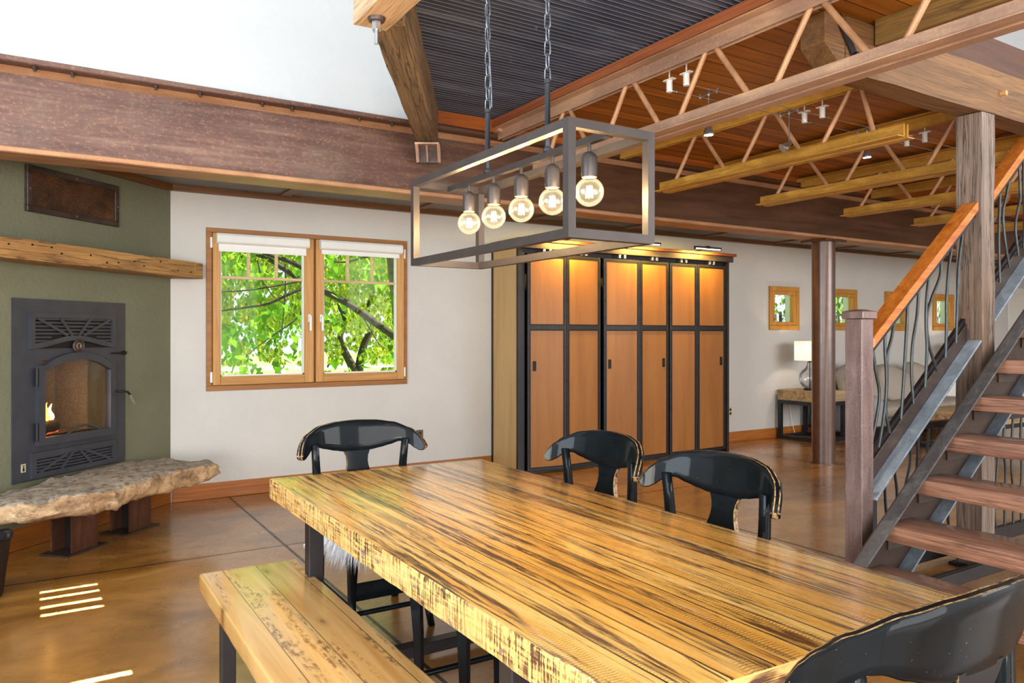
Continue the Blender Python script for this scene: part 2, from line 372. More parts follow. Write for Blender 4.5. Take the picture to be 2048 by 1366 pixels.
def m_table(name, edge=False):
    g = G(name); v = g.co(); s = g.sep(v)
    x, y, z = s[0], s[1], s[2]
    q = g.math('DIVIDE', g.math('ADD', x, .55), .118); idx = g.math('FLOOR', q); fr = g.math('FRACT', q)
    rnd = g.wn(idx)[0]; off = g.math('MULTIPLY', rnd, 41.)
    yy = g.math('ADD', y, off)
    if edge: x2 = z
    else: x2 = x
    def sv(a, b, k=0.): return g.comb(g.math('MULTIPLY', yy, a), g.math('MULTIPLY', x2, b), g.math('ADD', off, k))
    n1 = g.noise(sv(.9, 12), 1, 7, .6, 1.1)
    c = g.ramp(n1, [(.25, c255(216,146,50)), (.48, c255(248,188,88)), (.75, c255(255,220,142))])
    c = g.mix(g.math('MULTIPLY', rnd, .25), c, c255(214,140,56))
    big = g.noise(sv(.85, 9, 3.), 1, 3, .5, .5)
    brk = g.noise(sv(9, 70, 5.), 1, 5, .7, .3)
    mid = g.noise(sv(1.5, 40, 8.), 1, 5, .65, .5)
    if not edge:
        st = g.math('MULTIPLY', g.ramp(big, [(.45, 0), (.55, 1)]), g.ramp(mid, [(.475, 0), (.535, 1)]))
        st = g.math('MULTIPLY', st, g.ramp(brk, [(.36, .2), (.52, 1)]))
        c = g.mix(g.math('MULTIPLY', st, .95), c, c255(60,36,22))
        c = g.mix(g.math('MULTIPLY', g.ramp(big, [(.46, 0), (.64, .4)]), g.ramp(brk, [(.4, 0), (.6, 1)])), c, c255(122,76,36))
        crk = g.noise(sv(.6, 22, 11.), 1, 4, .6, .6)
        ck = g.math('MULTIPLY', g.ramp(crk, [(.48, 0), (.5, 1), (.52, 0)]), g.ramp(mid, [(.38, .1), (.5, 1)]))
        c = g.mix(ck, c, c255(48,32,26))
        saw = g.math('SINE', g.math('MULTIPLY', g.math('ADD', y, g.math('MULTIPLY', mid, .02)), 640.))
        sm = g.math('MULTIPLY', g.ramp(saw, [(.5, 0), (.9, 1)]), g.ramp(g.noise(sv(1.5, 9, 21.), 1, 3, .5), [(.56, 0), (.64, .8)]))
        c = g.mix(sm, c, c255(84,56,34))
        pale = g.noise(sv(1.4, 24, 31.), 1, 5, .65, .4)
        c = g.mix(g.ramp(pale, [(.6, 0), (.72, .55)]), c, c255(238,220,188))
        e = g.math('MAXIMUM', g.math('LESS_THAN', fr, .035), g.math('GREATER_THAN', fr, .985))
        c = g.mix(g.math('MULTIPLY', e, g.ramp(g.noise(sv(3, 1, 2.), 1, 3), [(.35, .6), (.6, 1)])), c, c255(56,36,22))
        h = g.math('SUBTRACT', g.math('MULTIPLY', st, -.5), g.math('ADD', e, ck))
        g.bump(h, .25, .004)
        return g.fin(c, g.ramp(brk, [(.35, .2), (.65, .34)]), 0, .5, coat=1.0, coat_r=.15, coat_i=1.85)
    a = g.noise(g.comb(g.math('MULTIPLY', y, 95.), g.math('MULTIPLY', z, 7.), 2.), 1, 4, .7, .2)
    b = g.noise(g.comb(g.math('MULTIPLY', y, 9.), g.math('MULTIPLY', z, 110.), 4.), 1, 3, .6, .2)
    pt = g.noise(g.comb(g.math('MULTIPLY', y, 5.), g.math('MULTIPLY', z, 9.), 7.), 1, 4, .6)
    k = g.math('MULTIPLY', g.ramp(g.math('ADD', g.math('MULTIPLY', a, .7), g.math('MULTIPLY', b, .3)), [(.488, 0), (.54, 1)]), g.ramp(pt, [(.36, .25), (.56, 1)]))
    c = g.mix(.55, c, c255(226,188,128)); c = g.mix(k, c, c255(84,54,32)); c = g.mix(g.ramp(g.noise(g.comb(g.math('MULTIPLY', y, 7.), g.math('MULTIPLY', z, 16.), 17.), 1, 5, .7), [(.62, 0), (.66, .8)]), c, c255(110,98,104))
    g.bump(k, .3, .003)
    return g.fin(c, .45, coat=.2)
M['table'] = m_table('reclaimed_tabletop'); M['tableE'] = m_table('reclaimed_edge', True)
def m_chair(name, wear):
    g = G(name); v = g.co()
    n = g.noise(v, 16, 8, .72, .4); n2 = g.noise(v, 90, 4, .7)
    c = g.ramp(g.noise(v, 7, 4), [(.3, c255(4,8,11)), (.7, c255(13,22,28))])
    w = g.math('MULTIPLY', g.ramp(n, [(1-wear-.06, 0), (1-wear+.04, 1)]), g.ramp(n2, [(.38, .2), (.55, 1)]))
    c = g.mix(w, c, c255(186,150,104)); c = g.mix(g.ramp(g.noise(v, 190, 2), [(.735, 0), (.76, .5)]), c, c255(170,150,126))
    return g.fin(c, .5, 0, .1, coat=.3, coat_r=.06)
M['chair'] = m_chair('worn_black_paint', .25); M['chairE'] = m_chair('rubbed_paint_edge', .56)
def m_corr():
    g = G('dark_corrugated_tin'); v = g.co()
    n = g.noise(g.map(v, (.5,7,1)), 1.3, 7, .65, .5); s1 = g.noise(g.map(v, (9,26,1)), 1, 6, .75)
    c = g.ramp(n, [(.3, c255(52,58,74)), (.55, c255(80,90,112)), (.78, c255(132,144,168))])
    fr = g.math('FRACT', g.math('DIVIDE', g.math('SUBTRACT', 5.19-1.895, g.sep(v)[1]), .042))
    c = g.mix(g.ramp(fr, [(.40, 0), (.47, .75), (.56, .75), (.62, 0)]), c, c255(176,190,214))  # pale line painted along each ridge in place of its highlight
    c = g.mix(g.ramp(s1, [(.645, 0), (.69, .9)]), c, c255(176,112,60))
    c = g.mix(g.ramp(g.noise(g.map(v, (14,40,1), loc=(4,2,0)), 1, 5, .7), [(.67, 0), (.71, .8)]), c, c255(170,174,178))
    return g.fin(c, .34, .55)
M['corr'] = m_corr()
def m_stone():
    g = G('rough_stone'); v = g.co()
    n = g.noise(g.map(v, (1,1,2.2)), 5, 9, .68, .7); n2 = g.noise(v, 22, 8, .7, .5); n3 = g.noise(v, 2.2, 4, .6)
    c = g.ramp(n, [(.28, c255(104,82,64)), (.46, c255(182,146,108)), (.68, c255(232,198,154))])
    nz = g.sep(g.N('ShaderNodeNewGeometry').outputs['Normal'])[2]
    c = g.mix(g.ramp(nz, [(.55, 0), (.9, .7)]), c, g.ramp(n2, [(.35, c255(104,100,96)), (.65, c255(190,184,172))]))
    c = g.mix(g.ramp(n2, [(.36, .6), (.5, 0)]), c, c255(66,50,40))
    g.bump(g.math('ADD', n, n2), .7, .02)
    return g.fin(c, .85)
M['stone'] = m_stone()
def m_grille():
    g = G('rusty_mesh_screen'); v = g.co()
    w = g.vor(v, 130); n = g.noise(v, 5, 5, .6)
    c = g.ramp(n, [(.35, c255(62,36,20)), (.65, c255(134,86,46))])
    c = g.mix(g.ramp(w, [(.2, .0), (.5, .65)]), c, c255(34,20,12)); g.bump(w, .6, .004)
    return g.fin(c, .6, .3)
M['grille'] = m_grille()
def m_fireback():
    g = G('herringbone_firebrick'); v = g.co(); s = g.sep(v)
    def br(rot, sx):
        n = g.N('ShaderNodeTexBrick'); g.put(n.inputs['Vector'], g.map(g.comb(g.math('ADD', s[0], s[1]), s[2], 0.), (5.5,5.5,5.5), rot=(0,0,rot)))
        g.put(n.inputs['Color1'], c255(176,156,126)); g.put(n.inputs['Color2'], c255(150,132,106)); g.put(n.inputs['Mortar'], c255(48,40,32)); n.inputs['Mortar Size'].default_value = .035
        return n.outputs[0]
    a = br(.785, 1); b = br(-.785, 1)
    k = g.math('GREATER_THAN', g.math('FRACT', g.math('MULTIPLY', g.math('ADD', s[0], s[1]), 3.6)), .5)
    return g.fin(g.mix(k, a, b), .9)
M['fireback'] = m_fireback()
# ================================================================ room shell
YB = 6.95                     # room face of the window wall
CX, CYR = 0.94, 6.95          # corner of window wall and fireplace wall
RG = R(43)                    # fireplace wall: local x runs towards the corner, local y into the wall
WG = Matrix.Translation(Vector((CX, CYR, 0))) @ Matrix.Rotation(RG, 4, 'Z')
def G3(t, off, z): return WG @ Vector((-t, -off, z))
def wallcells(mb, x0, x1, z0, z1, y0, y1, holes):
    xs = sorted({x0, x1, *[h[0] for h in holes], *[h[1] for h in holes]}); zs = sorted({z0, z1, *[h[2] for h in holes], *[h[3] for h in holes]})
    for a, b in zip(xs, xs[1:]):
        for c, d in zip(zs, zs[1:]):
            mx, mz = (a+b)/2, (c+d)/2
            if any(h[0] < mx < h[1] and h[2] < mz < h[3] for h in holes): continue
            mb.box(a, b, y0, y1, c, d)
    return mb
WIN = (1.222, 3.094, .927, 2.338)
SMALL = [(8.466, 9.043, 1.495, 2.055), (9.801, 10.378, 1.495, 2.06), (11.136, 11.713, 1.492, 2.06), (12.475, 13.052, 1.50, 2.06)]
mb = MB(); wallcells(mb, CX-.3, 17.2, 0, 2.68, YB, YB+.2, [WIN]+SMALL)
struct(mb.build('wall_back', M['white']), 'white plaster window wall with a large casement and four small windows', 'wall')
mb = MB(); mb.box(-4.2, 17.2, -4.2, 7.15, -.08, 0)
fl = mb.bm; me = bpy.data.meshes.new('floor'); fl.to_mesh(me); fl.free()
struct(link('floor', me, M['floor'], local=True), 'glossy amber brown stained concrete floor with dark joint lines', 'floor')
# fireplace wall with firebox opening
FB = (-1.27, -.71, .70, 1.24)
mb = MB(); wallcells(mb, -3.4, 0.0, 0, 2.66, 0.0, .16, [FB])
o = mb.build('wall_left', M['green'], local=True); o.location = (CX, CYR, 0); o.rotation_euler = (0,0,RG); WM[o.name] = WG
struct(o, 'olive green plaster corner wall holding the wood stove insert', 'wall')
mb = MB(); mb.box(-4.2, 17.2, 5.21, 5.38, 3.002, 6.5)
struct(mb.build('wall_upper', M['upper']), 'bright white plaster wall standing on top of the rusted girder', 'wall')
mb = MB(); mb.box(17.0, 17.2, -4.2, 7.15, 0, 6.5)
struct(mb.build('wall_right', M['white']), 'white plaster end wall beyond the living area', 'wall')
mb = MB(); mb.box(-4.2, 20, -4.2, 5.4, 6.5, 6.6)
struct(mb.build('ceiling', M['roof']), 'white ceiling high above the room', 'ceiling')
# soffit behind the girder
mb = MB(); mb.box(-3.0, 17.2, 5.3, 7.15, 2.672, 2.72)
struct(mb.build('ceiling_soffit', M['soffit']), 'low grey panelled soffit between girder and window wall', 'ceiling')
mb = MB(); mb.box(CX-.05, 17, YB-.06, YB-.002, 2.625, 2.672)
struct(mb.build('trim_1', M['batten']), 'brown trim strip where soffit meets the white wall', 'trim')
bx = 1.87; k = 2
while bx < 16.5:
    mb = MB(); mb.box(bx-.045, bx+.045, 5.45, YB-.065, 2.652, 2.672)
    struct(mb.build('trim_%d' % k, M['battenY']), 'brown batten across the grey soffit', 'trim')['group'] = 'battens across the grey soffit'
    bx += 1.33; k += 1
mb = MB(); mb.box(-3.2, -.03, -.05, -.002, 2.62, 2.671)
o = mb.build('trim_%d' % k, M['batten'], local=True); o.location = (CX, CYR, 0); o.rotation_euler = (0,0,RG); WM[o.name] = WG
struct(o, 'brown trim strip along the top of the olive wall', 'trim')
# baseboards
mb = MB(); mb.box(CX+.012, 4.06, YB-.02, YB-.001, 0.001, .135)
struct(mb.build('baseboard_back', M['base'], bevel=.003), 'orange wood baseboard under the large window', 'baseboard')
mb = MB(); mb.box(7.2, 14.85, YB-.02, YB-.001, 0.001, .135)
struct(mb.build('baseboard_back.001', M['base'], bevel=.003), 'orange wood baseboard right of the cabinet behind the sofa', 'baseboard')
mb = MB(); mb.box(-3.2, -.02, -.02, -.001, 0.001, .15)
o = mb.build('baseboard_left', M['baseG'], bevel=.003, local=True); o.location = (CX, CYR, 0); o.rotation_euler = (0,0,RG); WM[o.name] = WG
struct(o, 'reddish wood baseboard along the olive wall under the stone hearth', 'baseboard')
# decks overhead
mb = MB(); mb.poly([(3.02,5.2,3.06),(3.02,-1.4,3.06),(3.88,-1.4,3.06),(3.88,2.44,3.06),(14,2.44,3.06),(14,5.2,3.06)])
mb.poly([(3.02,5.2,3.25),(3.02,-1.4,3.25),(3.88,-1.4,3.25),(3.88,2.44,3.25),(14,2.44,3.25),(14,5.2,3.25)])
struct(mb.build('ceiling_plank_deck', M['planks']), 'orange knotty plank ceiling above the open web joists', 'ceiling')
mb = MB(); mb.box(3.88, 14, 2.42, 2.439, 3.035, 3.25)
struct(mb.build('trim_%d' % (k+1), M['fascia']), 'red brown fascia board edging the loft floor above the stair', 'trim')
mb = MB()
rows = []
y = 5.19; p = .042; j = 0
while y > -1.4:
    z = 3.105+.010*math.cos(j*math.pi/3)
    xl = 2.5+(y-5.15)*.585 if y > 3.1 else 1.25
    rows.append((mb.V((xl, y, z)), mb.V((3.03, y, z)))); y -= p/6; j += 1
for a, b in zip(rows, rows[1:]): mb.face([a[0], a[1], b[1], b[0]])
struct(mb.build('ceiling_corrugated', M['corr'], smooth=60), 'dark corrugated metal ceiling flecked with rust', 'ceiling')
mb = MB(); mb.box(1.2, 3.02, -1.4, 3.0, 3.15, 3.25); mb.box(2.45, 3.02, 3.0, 5.2, 3.15, 3.25)
struct(mb.build('ceiling_deck_top', M['roof']), 'loft floor over the corrugated ceiling', 'ceiling')
mb = MB(); mb.box(2.5, 3.03, 5.125, 5.15, 3.0, 3.118)
struct(mb.build('trim_%d' % (k+2), M['board']), 'orange rim board on the girder under the corrugated ceiling', 'trim')
mb = MB(); mb.box(3.0, 3.03, -1.4, 5.12, 3.032, 3.09)
struct(mb.build('trim_%d' % (k+3), M['boardY']), 'thin orange edge board along the corrugated ceiling above the first joist', 'trim')
# ================================================================ windows
def pxx(u, y=6.93): return aty(u, 620, y).x
w1 = struct(thing('window_1', 'large double casement window with honey pine sashes looking onto trees', 'window', ((WIN[0]+WIN[1])/2, YB, WIN[2])), None, None)
x0, x1, z0, z1 = WIN
mb = MB(); f = .045
mb.box(x0, x1, YB-.02, YB+.1, z0, z0+f); mb.box(x0, x1, YB-.02, YB+.1, z1-.04, z1); mb.box(x0, x0+f, YB-.02, YB+.1, z0+f, z1-.04); mb.box(x1-.04, x1, YB-.02, YB+.1, z0+f, z1-.04)
xm = pxx(628.5); mb.box(xm-.008, xm+.008, YB-.012, YB+.1, z0+f, z1-.04)
mb.build('frame', M['pined'], w1, bevel=.003)
def sash(a, b, g0, g1):
    """a,b outer edges, g0,g1 glass edges"""
    za, zb = z0+f+.004, z1-.044; ga, gb = za+.075, zb-.09
    mb = MB(); ya, yb = YB-.045, YB+.03
    mb.box(a, g0, ya, yb, za, zb); mb.box(g1, b, ya, yb, za, zb)
    o = mb.build('sash', M['pine'], w1, bevel=.006)
    mb = MB(); mb.box(g0, g1, ya+.002, yb, za, ga); mb.box(g0, g1, ya+.002, yb, gb, zb)
    mb.build('rail', M['pineX'], o, bevel=.005)
    zm = 1.915
    mb = MB(); mb.box(g0, g1, YB-.012, YB+.025, zm-.012, zm+.012)
    for q in (1/3, 2/3):
        xq = g0+(g1-g0)*q; mb.box(xq-.012, xq+.012, YB-.01, YB+.024, zm+.012, gb)
    mb.build('muntin', M['muntin'], o, bevel=.003)
    mb = MB(); mb.box(g0, g1, YB+.004, YB+.008, ga, gb); mb.build('pane', M['glass'], o)
    mb = MB(); s = .012
    mb.box(g0, g0+s, YB-.02, YB+.02, ga, gb); mb.box(g1-s, g1, YB-.02, YB+.02, ga, gb); mb.box(g0, g1, YB-.02, YB+.02, ga, ga+s)
    mb.build('glazing_bead', M['blind'], o)
    return o
sl = sash(x0+f+.004, xm-.01, pxx(440), pxx(608)); sr = sash(xm+.01, x1-.044, pxx(646), pxx(793))
for xh in (pxx(617), pxx(640.5)):
    mb = MB(); mb.box(xh-.013, xh+.013, YB-.056, YB-.045, 1.53, 1.60); mb.cyl((xh, YB-.056, 1.57), (xh, YB-.085, 1.57), .009)
    mb.bar((xh, YB-.088, 1.585), (xh, YB-.088, 1.45), .018, .014, (0,1,0)); mb.build('handle', M['whitep'], w1, bevel=.003)
for xh, zh in ((x0+.037, z0+.12), (x0+.037, z1-.13), (x1-.035, z0+.12), (x1-.035, z1-.13)):
    mb = MB(); mb.cyl((xh, YB-.032, zh-.045), (xh, YB-.032, zh+.045), .011); mb.build('hinge', M['whitep'], w1, smooth=40)
for i, (ua, ub, za, zb, cl) in enumerate(((433, 618, .12, .10, 'white roller blind rolled up above the left sash'), (640, 803.5, .105, .06, 'white roller blind rolled up above the right sash'))):
    a, b = pxx(ua, 6.87), pxx(ub, 6.87)
    r = thing('roller_blind', cl, 'blind', ((a+b)/2, YB-.09, z1-.18), group='roller blinds at the large window')
    mb = MB(); zt = z1-.05
    mb.hexa([(a,YB-.05,zt),(a,YB-.10,zt),(a,YB-.115,zt-.02),(a,YB-.115,zt-.075),(a,YB-.095,zt-.09),(a,YB-.05,zt-.09)],
            [(b,YB-.05,zt),(b,YB-.10,zt),(b,YB-.115,zt-.02),(b,YB-.115,zt-.075),(b,YB-.095,zt-.09),(b,YB-.05,zt-.09)])
    mb.build('cassette', M['blind'], r, bevel=.003)
    mb = MB(); mb.box(a+.02, b-.02, YB-.066, YB-.064, zt-.09-(.05 if i == 0 else .025), zt-.09); mb.box(a+.02, b-.02, YB-.072, YB-.058, zt-.105-(.05 if i == 0 else .025), zt-.09-(.05 if i == 0 else .025)); mb.build('shade', M['blind'], r)
for i, (a, b, c, d) in enumerate(SMALL):
    w = struct(thing('window_%d' % (i+2), ['small square pine window, first right of the cabinet', 'small pine window half hidden behind the brown pipe column', 'small pine window behind the stair handrail', 'small pine window beside the weathered timber post'][i], 'window', ((a+b)/2, YB, c)), None, None)
    mb = MB(); q = .065
    for (e, f2, g2, h2) in ((a-.02,b+.02,c-.02,c+q-.02),(a-.02,b+.02,d-q+.02,d+.02),(a-.02,a+q-.02,c+q-.02,d-q+.02),(b-q+.02,b+.02,c+q-.02,d-q+.02)): mb.box(e, f2, YB-.03, YB+.02, g2, h2)
    mb.build('frame', M['gold'], w, bevel=.004)
    mb = MB(); q2 = .048; A, B, C_, D = a+q-.02, b-q+.02, c+q-.02, d-q+.02
    for (e, f2, g2, h2) in ((A,B,C_,C_+q2),(A,B,D-q2,D),(A,A+q2,C_+q2,D-q2),(B-q2,B,C_+q2,D-q2)): mb.box(e, f2, YB-.018, YB+.05, g2, h2)
    s = mb.build('sash', M['gold'], w, bevel=.004)
    mb = MB(); mb.box(A+q2, B-q2, YB+.02, YB+.024, C_+q2, D-q2); mb.build('pane', M['glass'], s)
    mb = MB(); mb.box(A+.02, A+.045, YB-.03, YB-.018, C_+.10, C_+.16); mb.bar((A+.032, YB-.045, C_+.15), (A+.032, YB-.045, C_+.05), .016, .014, (0,1,0)); mb.cyl((A+.032,YB-.02,C_+.13),(A+.032,YB-.05,C_+.13),.007); mb.build('handle', M['silver'], w, bevel=.002)
dr = struct(thing('door_1', 'white panelled door at the far right end of the window wall', 'door', (15.5, YB, 0)), None, None)
mb = MB(); mb.box(14.9, 15.02, YB-.03, YB-.002, 0.001, 2.14); mb.box(15.92, 16.04, YB-.03, YB-.002, 0.001, 2.14); mb.box(14.9, 16.04, YB-.03, YB-.002, 2.14, 2.26); mb.build('casing', M['door'], dr, bevel=.004)
mb = MB(); mb.box(15.02, 15.92, YB-.012, YB-.002, 0.01, 2.14)
for zz in ((.25,.9),(1.05,1.95)):
    for xx in ((15.12,15.42),(15.52,15.82)): mb.box(*xx, YB-.018, YB-.012, *zz)
mb.build('leaf', M['door'], dr, bevel=.003)
mb = MB(); mb.lathe([(.001,0),(.026,.0),(.03,.02),(.02,.045),(.001,.05)], (15.83, YB-.05, 1.0), 16); mb.build('knob', M['silver'], dr, smooth=50)
# ================================================================ rusted girder, column, timbers, joists
gd = thing('steel_girder', 'huge rusted steel girder carrying the upper wall across the room', 'girder', (6, 5.28, 2.45), kind='thing')
ga, gb = -4.1, 16.9
mb = MB(); mb.box(ga, gb, 5.27, 5.29, 2.485, 2.965); mb.build('web', M['girder'], gd)
mb = MB(); mb.box(ga, gb, 5.15, 5.41, 2.965, 3.0); mb.build('top_flange', M['girder'], gd, bevel=.006)
mb = MB(); mb.box(ga, gb, 5.15, 5.41, 2.45, 2.485); mb.build('bottom_flange', M['flange'], gd, bevel=.006)
mb = MB(); mb.prism([(ga,5.27,2.965),(ga,5.235,2.965),(ga,5.27,2.93)], (gb-ga,0,0)); mb.build('fillet', M['flange'], gd)
for xb in (-.02, .17, .62, .88, 1.27, 1.47, 1.95, 2.2):
    mb = MB(); mb.lathe([(.009,-.022),(.009,-.01),(.016,-.01),(.016,0)], (xb, 5.20, 2.965), 8); mb.build('bolt', M['chan'], gd, smooth=30)
pc = thing('pipe_column', 'round brown steel pipe column holding up the girder', 'column', (7.33, 5.29, 0), kind='thing')
mb = MB(); mb.cyl((7.33,5.29,.012),(7.33,5.29,2.425), .122, 32); mb.build('shaft', M['column'], pc, smooth=40)
mb = MB(); mb.box(7.15,7.51,5.13,5.45,2.425,2.449); mb.build('cap_plate', M['girder'], pc, bevel=.002)
mb = MB(); mb.lathe([(.15,0.0),(.15,.012)], (7.33,5.29,.0), 32); mb.build('base_plate', M['column'], pc, smooth=40)

def rough_beam(name, pts_a, pts_b, mat, n=18, amp=.006, parent=None):
    """timber lofted from loop a to loop b with hewn waviness"""
    mb = MB(); L = [Vector(p) for p in pts_a]; Q = [Vector(p) for p in pts_b]; m = len(L); rings = []
    cen = sum(L, Vector())/m
    # subdivide the loop
    def sub(loop):
        out = []
        for i in range(m):
            for k in range(3): out.append(loop[i].lerp(loop[(i+1) % m], k/3))
        return out
    A, B = sub(L), sub(Q)
    for i in range(n+1):
        ring = []
        for a, b in zip(A, B):
            p = a.lerp(b, i/n); v = mnoise.noise_vector(p*3.1)*amp + mnoise.noise_vector(p*11)*amp*.4
            ring.append(mb.V(p+v))
        rings.append(ring)
    for r0, r1 in zip(rings, rings[1:]):
        for k in range(len(A)): mb.face([r0[k], r0[(k+1) % len(A)], r1[(k+1) % len(A)], r1[k]])
    mb.face(rings[0][::-1]); mb.face(rings[-1])
    return mb.build(name, mat, parent, smooth=35)
# diagonal timber hung on the girder
dt = thing('timber_beam', 'weathered diagonal timber running from the girder bracket up to the overhead beam', 'beam', (1.85, 4.2, 2.81), rz=R(-30.3), kind='thing')
dd = Vector((2.381-1.263, 5.149-3.237, 0)).normalized(); pr = Vector((dd.y, -dd.x, 0))
a0 = Vector((1.263,3.237,0)); a1 = a0+dd*2.20; a0 = a0+dd*.03
def rect(p, zb, zt, w): return [p+Vector((0,0,zb)), p+pr*w+Vector((0,0,zb)), p+pr*w+Vector((0,0,zt)), p+Vector((0,0,zt))]
rough_beam('beam_body', rect(a0, 2.82, 3.115, .158), rect(a1, 2.82, 3.115, .15), M['timber'], 24, .008, dt)
br = thing('beam_bracket', 'small rusty steel saddle under the end of the diagonal timber', 'bracket', (2.42, 5.12, 2.70))
mb = MB()
e0 = a1-dd*.10
for w in (-.008, .15): mb.hexa([e0+pr*w+Vector((0,0,2.80)), e0+dd*.13+pr*w+Vector((0,0,2.80)), e0+dd*.16+pr*w+Vector((0,0,2.69)), e0+dd*.11+pr*w+Vector((0,0,2.69))],
    [e0+pr*(w+.022)+Vector((0,0,2.80)), e0+dd*.13+pr*(w+.022)+Vector((0,0,2.80)), e0+dd*.16+pr*(w+.022)+Vector((0,0,2.69)), e0+dd*.11+pr*(w+.022)+Vector((0,0,2.69))])
mb.build('side_plate', M['joist1'], br)
mb = MB(); mb.hexa([e0+pr*-.01+Vector((0,0,2.80)), e0+pr*.165+Vector((0,0,2.80)), e0+dd*.14+pr*.165+Vector((0,0,2.80)), e0+dd*.14+pr*-.01+Vector((0,0,2.80))],
    [e0+pr*-.01+Vector((0,0,2.812)), e0+pr*.165+Vector((0,0,2.812)), e0+dd*.14+pr*.165+Vector((0,0,2.812)), e0+dd*.14+pr*-.01+Vector((0,0,2.812))]); mb.build('seat_plate', M['joist1'], br)
q0, q1 = e0+dd*.12, e0+dd*.145
mb = MB(); mb.hexa([q0+pr*.0+Vector((0,0,2.80)), q0+pr*.15+Vector((0,0,2.80)), q0+pr*.15+Vector((0,0,2.69)), q0+Vector((0,0,2.69))], [q1+pr*.0+Vector((0,0,2.80)), q1+pr*.15+Vector((0,0,2.80)), q1+pr*.15+Vector((0,0,2.69)), q1+Vector((0,0,2.69))]); mb.build('back_plate', M['chan'], br)
mb = MB(); mb.bar(e0+dd*.02+pr*.075+Vector((0,0,2.80)), e0+dd*.115+pr*.075+Vector((0,0,2.70)), .02, .012, pr); mb.build('gusset', M['joist1'], br)
# overhead beam towards the viewer
ob = thing('timber_beam', 'pale overhead timber end with a steel bolt hanging from its underside', 'beam', (1.25, 1.2, 2.78), kind='thing')
def ring_y(y, c=0): return [(1.172+c,y,2.785+c),(1.328-c,y,2.785+c),(1.328-c,y,3.115-c),(1.172+c,y,3.115-c)]
rough_beam('beam_body', ring_y(3.205), ring_y(-1.3), M['timberE'], 40, .01, ob)
mb = MB(); c = (1.236, 3.09, 2.785); mb.lathe([(.012,-.02),(.034,-.018),(.04,.0),(.045,.006)], c, 20); mb.build('washer', M['chan'], ob, smooth=30)
mb = MB(); mb.lathe([(.021,-.055),(.021,-.02)], c, 6); mb.lathe([(.0105,-.115),(.0105,-.055)], c, 14); mb.build('bolt', M['silver'], ob, smooth=30)
# big cross timber on the post
ct = thing('timber_beam', 'heavy timber crossbeam with chamfered end resting on the weathered post', 'beam', (8, 2.45, 2.755), kind='thing')
def ring_x(x, zb): return [(x,2.377,zb),(x,2.527,zb),(x,2.527,3.03),(x,2.377,3.03)]
rough_beam('beam_body', ring_x(3.47, 2.757), ring_x(13.5, 2.757), M['timberX'], 70, .006, ct)
mb = MB(); mb.hexa([(3.31,2.377,3.03),(3.31,2.377,2.875),(3.455,2.377,2.757),(3.47,2.377,2.757),(3.47,2.377,3.03)], [(3.31,2.527,3.03),(3.31,2.527,2.875),(3.455,2.527,2.757),(3.47,2.527,2.757),(3.47,2.527,3.03)])
mb.build('chamfered_end', M['timberX'], ct, bevel=.006)
mb = MB(); mb.hexa([(3.36,2.372,3.03),(3.42,2.372,3.03),(3.60,2.372,2.80),(3.54,2.372,2.80)], [(3.36,2.366,3.03),(3.42,2.366,3.03),(3.60,2.366,2.80),(3.54,2.366,2.80)]); mb.cyl((3.54,2.367,2.845),(3.54,2.352,2.845),.014,6); mb.build('strap', M['dkst'], ct)
mb = MB(); mb.cyl((5.02,2.39,2.895),(5.02,2.345,2.895),.016,12); mb.build('peg', M['bench'], ct, smooth=40)
yt = thing('timber_beam', 'yellowish timber running from the crossbeam along the stair opening', 'beam', (3.79, .6, 2.925), kind='thing')
def ring_y2(y): return [(3.705,y,2.925),(3.87,y,2.925),(3.87,y,3.056),(3.705,y,3.056)]
rough_beam('beam_body', ring_y2(2.366), ring_y2(-1.3), M['timberY'], 24, .006, yt)
tp = thing('timber_post', 'weathered grey brown square timber post beside the staircase', 'post', (4.865, 2.45, 0), kind='thing')
def ring_z(z): return [(4.79,2.376,z),(4.94,2.376,z),(4.94,2.526,z),(4.79,2.526,z)]
rough_beam('post_body', ring_z(.02), ring_z(2.752), M['post'], 34, .004, tp)
mb = MB(); mb.box(4.76,4.97,2.346,2.556,0.0,.018); mb.build('base_plate', M['blackst'], tp)
# open web joists
mb = MB(); mb.box(3.04, 14, 5.17, 5.2, 3.001, 3.06)
struct(mb.build('trim_%d' % (k+4), M['board']), 'orange rim strip on the girder under the plank ceiling', 'trim')
def joist(x, ya, yb, ta, tb, tops, bots, mat, label):
    j = thing('open_web_joist', label, 'joist', (x, (ya+yb)/2, 2.58), group='open web steel joists')
    def tee(y0, y1, zf, up, nm):
        mb = MB(); t = .007
        z1 = zf+up*.08
        for sgn in (-1, 1):
            xa, xb2 = sorted((x+sgn*.016, x+sgn*.085)); mb.box(xa, xb2, y0, y1, min(zf, zf+up*t), max(zf, zf+up*t))
            xa, xb2 = sorted((x+sgn*.016, x+sgn*(.016+t))); mb.box(xa, xb2, y0, y1, min(zf+up*t, z1), max(zf+up*t, z1))
        mb.build(nm, mat, j, bevel=.0015)
    tee(ya, yb, 2.58, 1, 'bottom_chord'); tee(ta, tb, 3.03, -1, 'top_chord')
    r = .0155; zt, zb = 2.965, 2.645
    nodes = []
    for t in tops:
        for sgn in (1, -1):
            cand = [b for b in bots if 0 < (b-t)*sgn < .5]
            if cand:
                b = cand[0]; nodes.append(((t+sgn*.035), (b-sgn*.08)))
    mb = MB(); mb.box(x-.06, x+.06, 5.08, 5.168, 3.0005, 3.034); mb.build('bearing_seat', mat, j)
    for t, b in nodes:
        mb = MB(); mb.cyl((x, t, zt), (x, b, zb), r, 12); mb.build('web_rod', M['rod'], j, smooth=40)
    return j
Tt = [4.28-.664*i for i in range(9)]; Tb = [4.60-.664*i for i in range(9)]
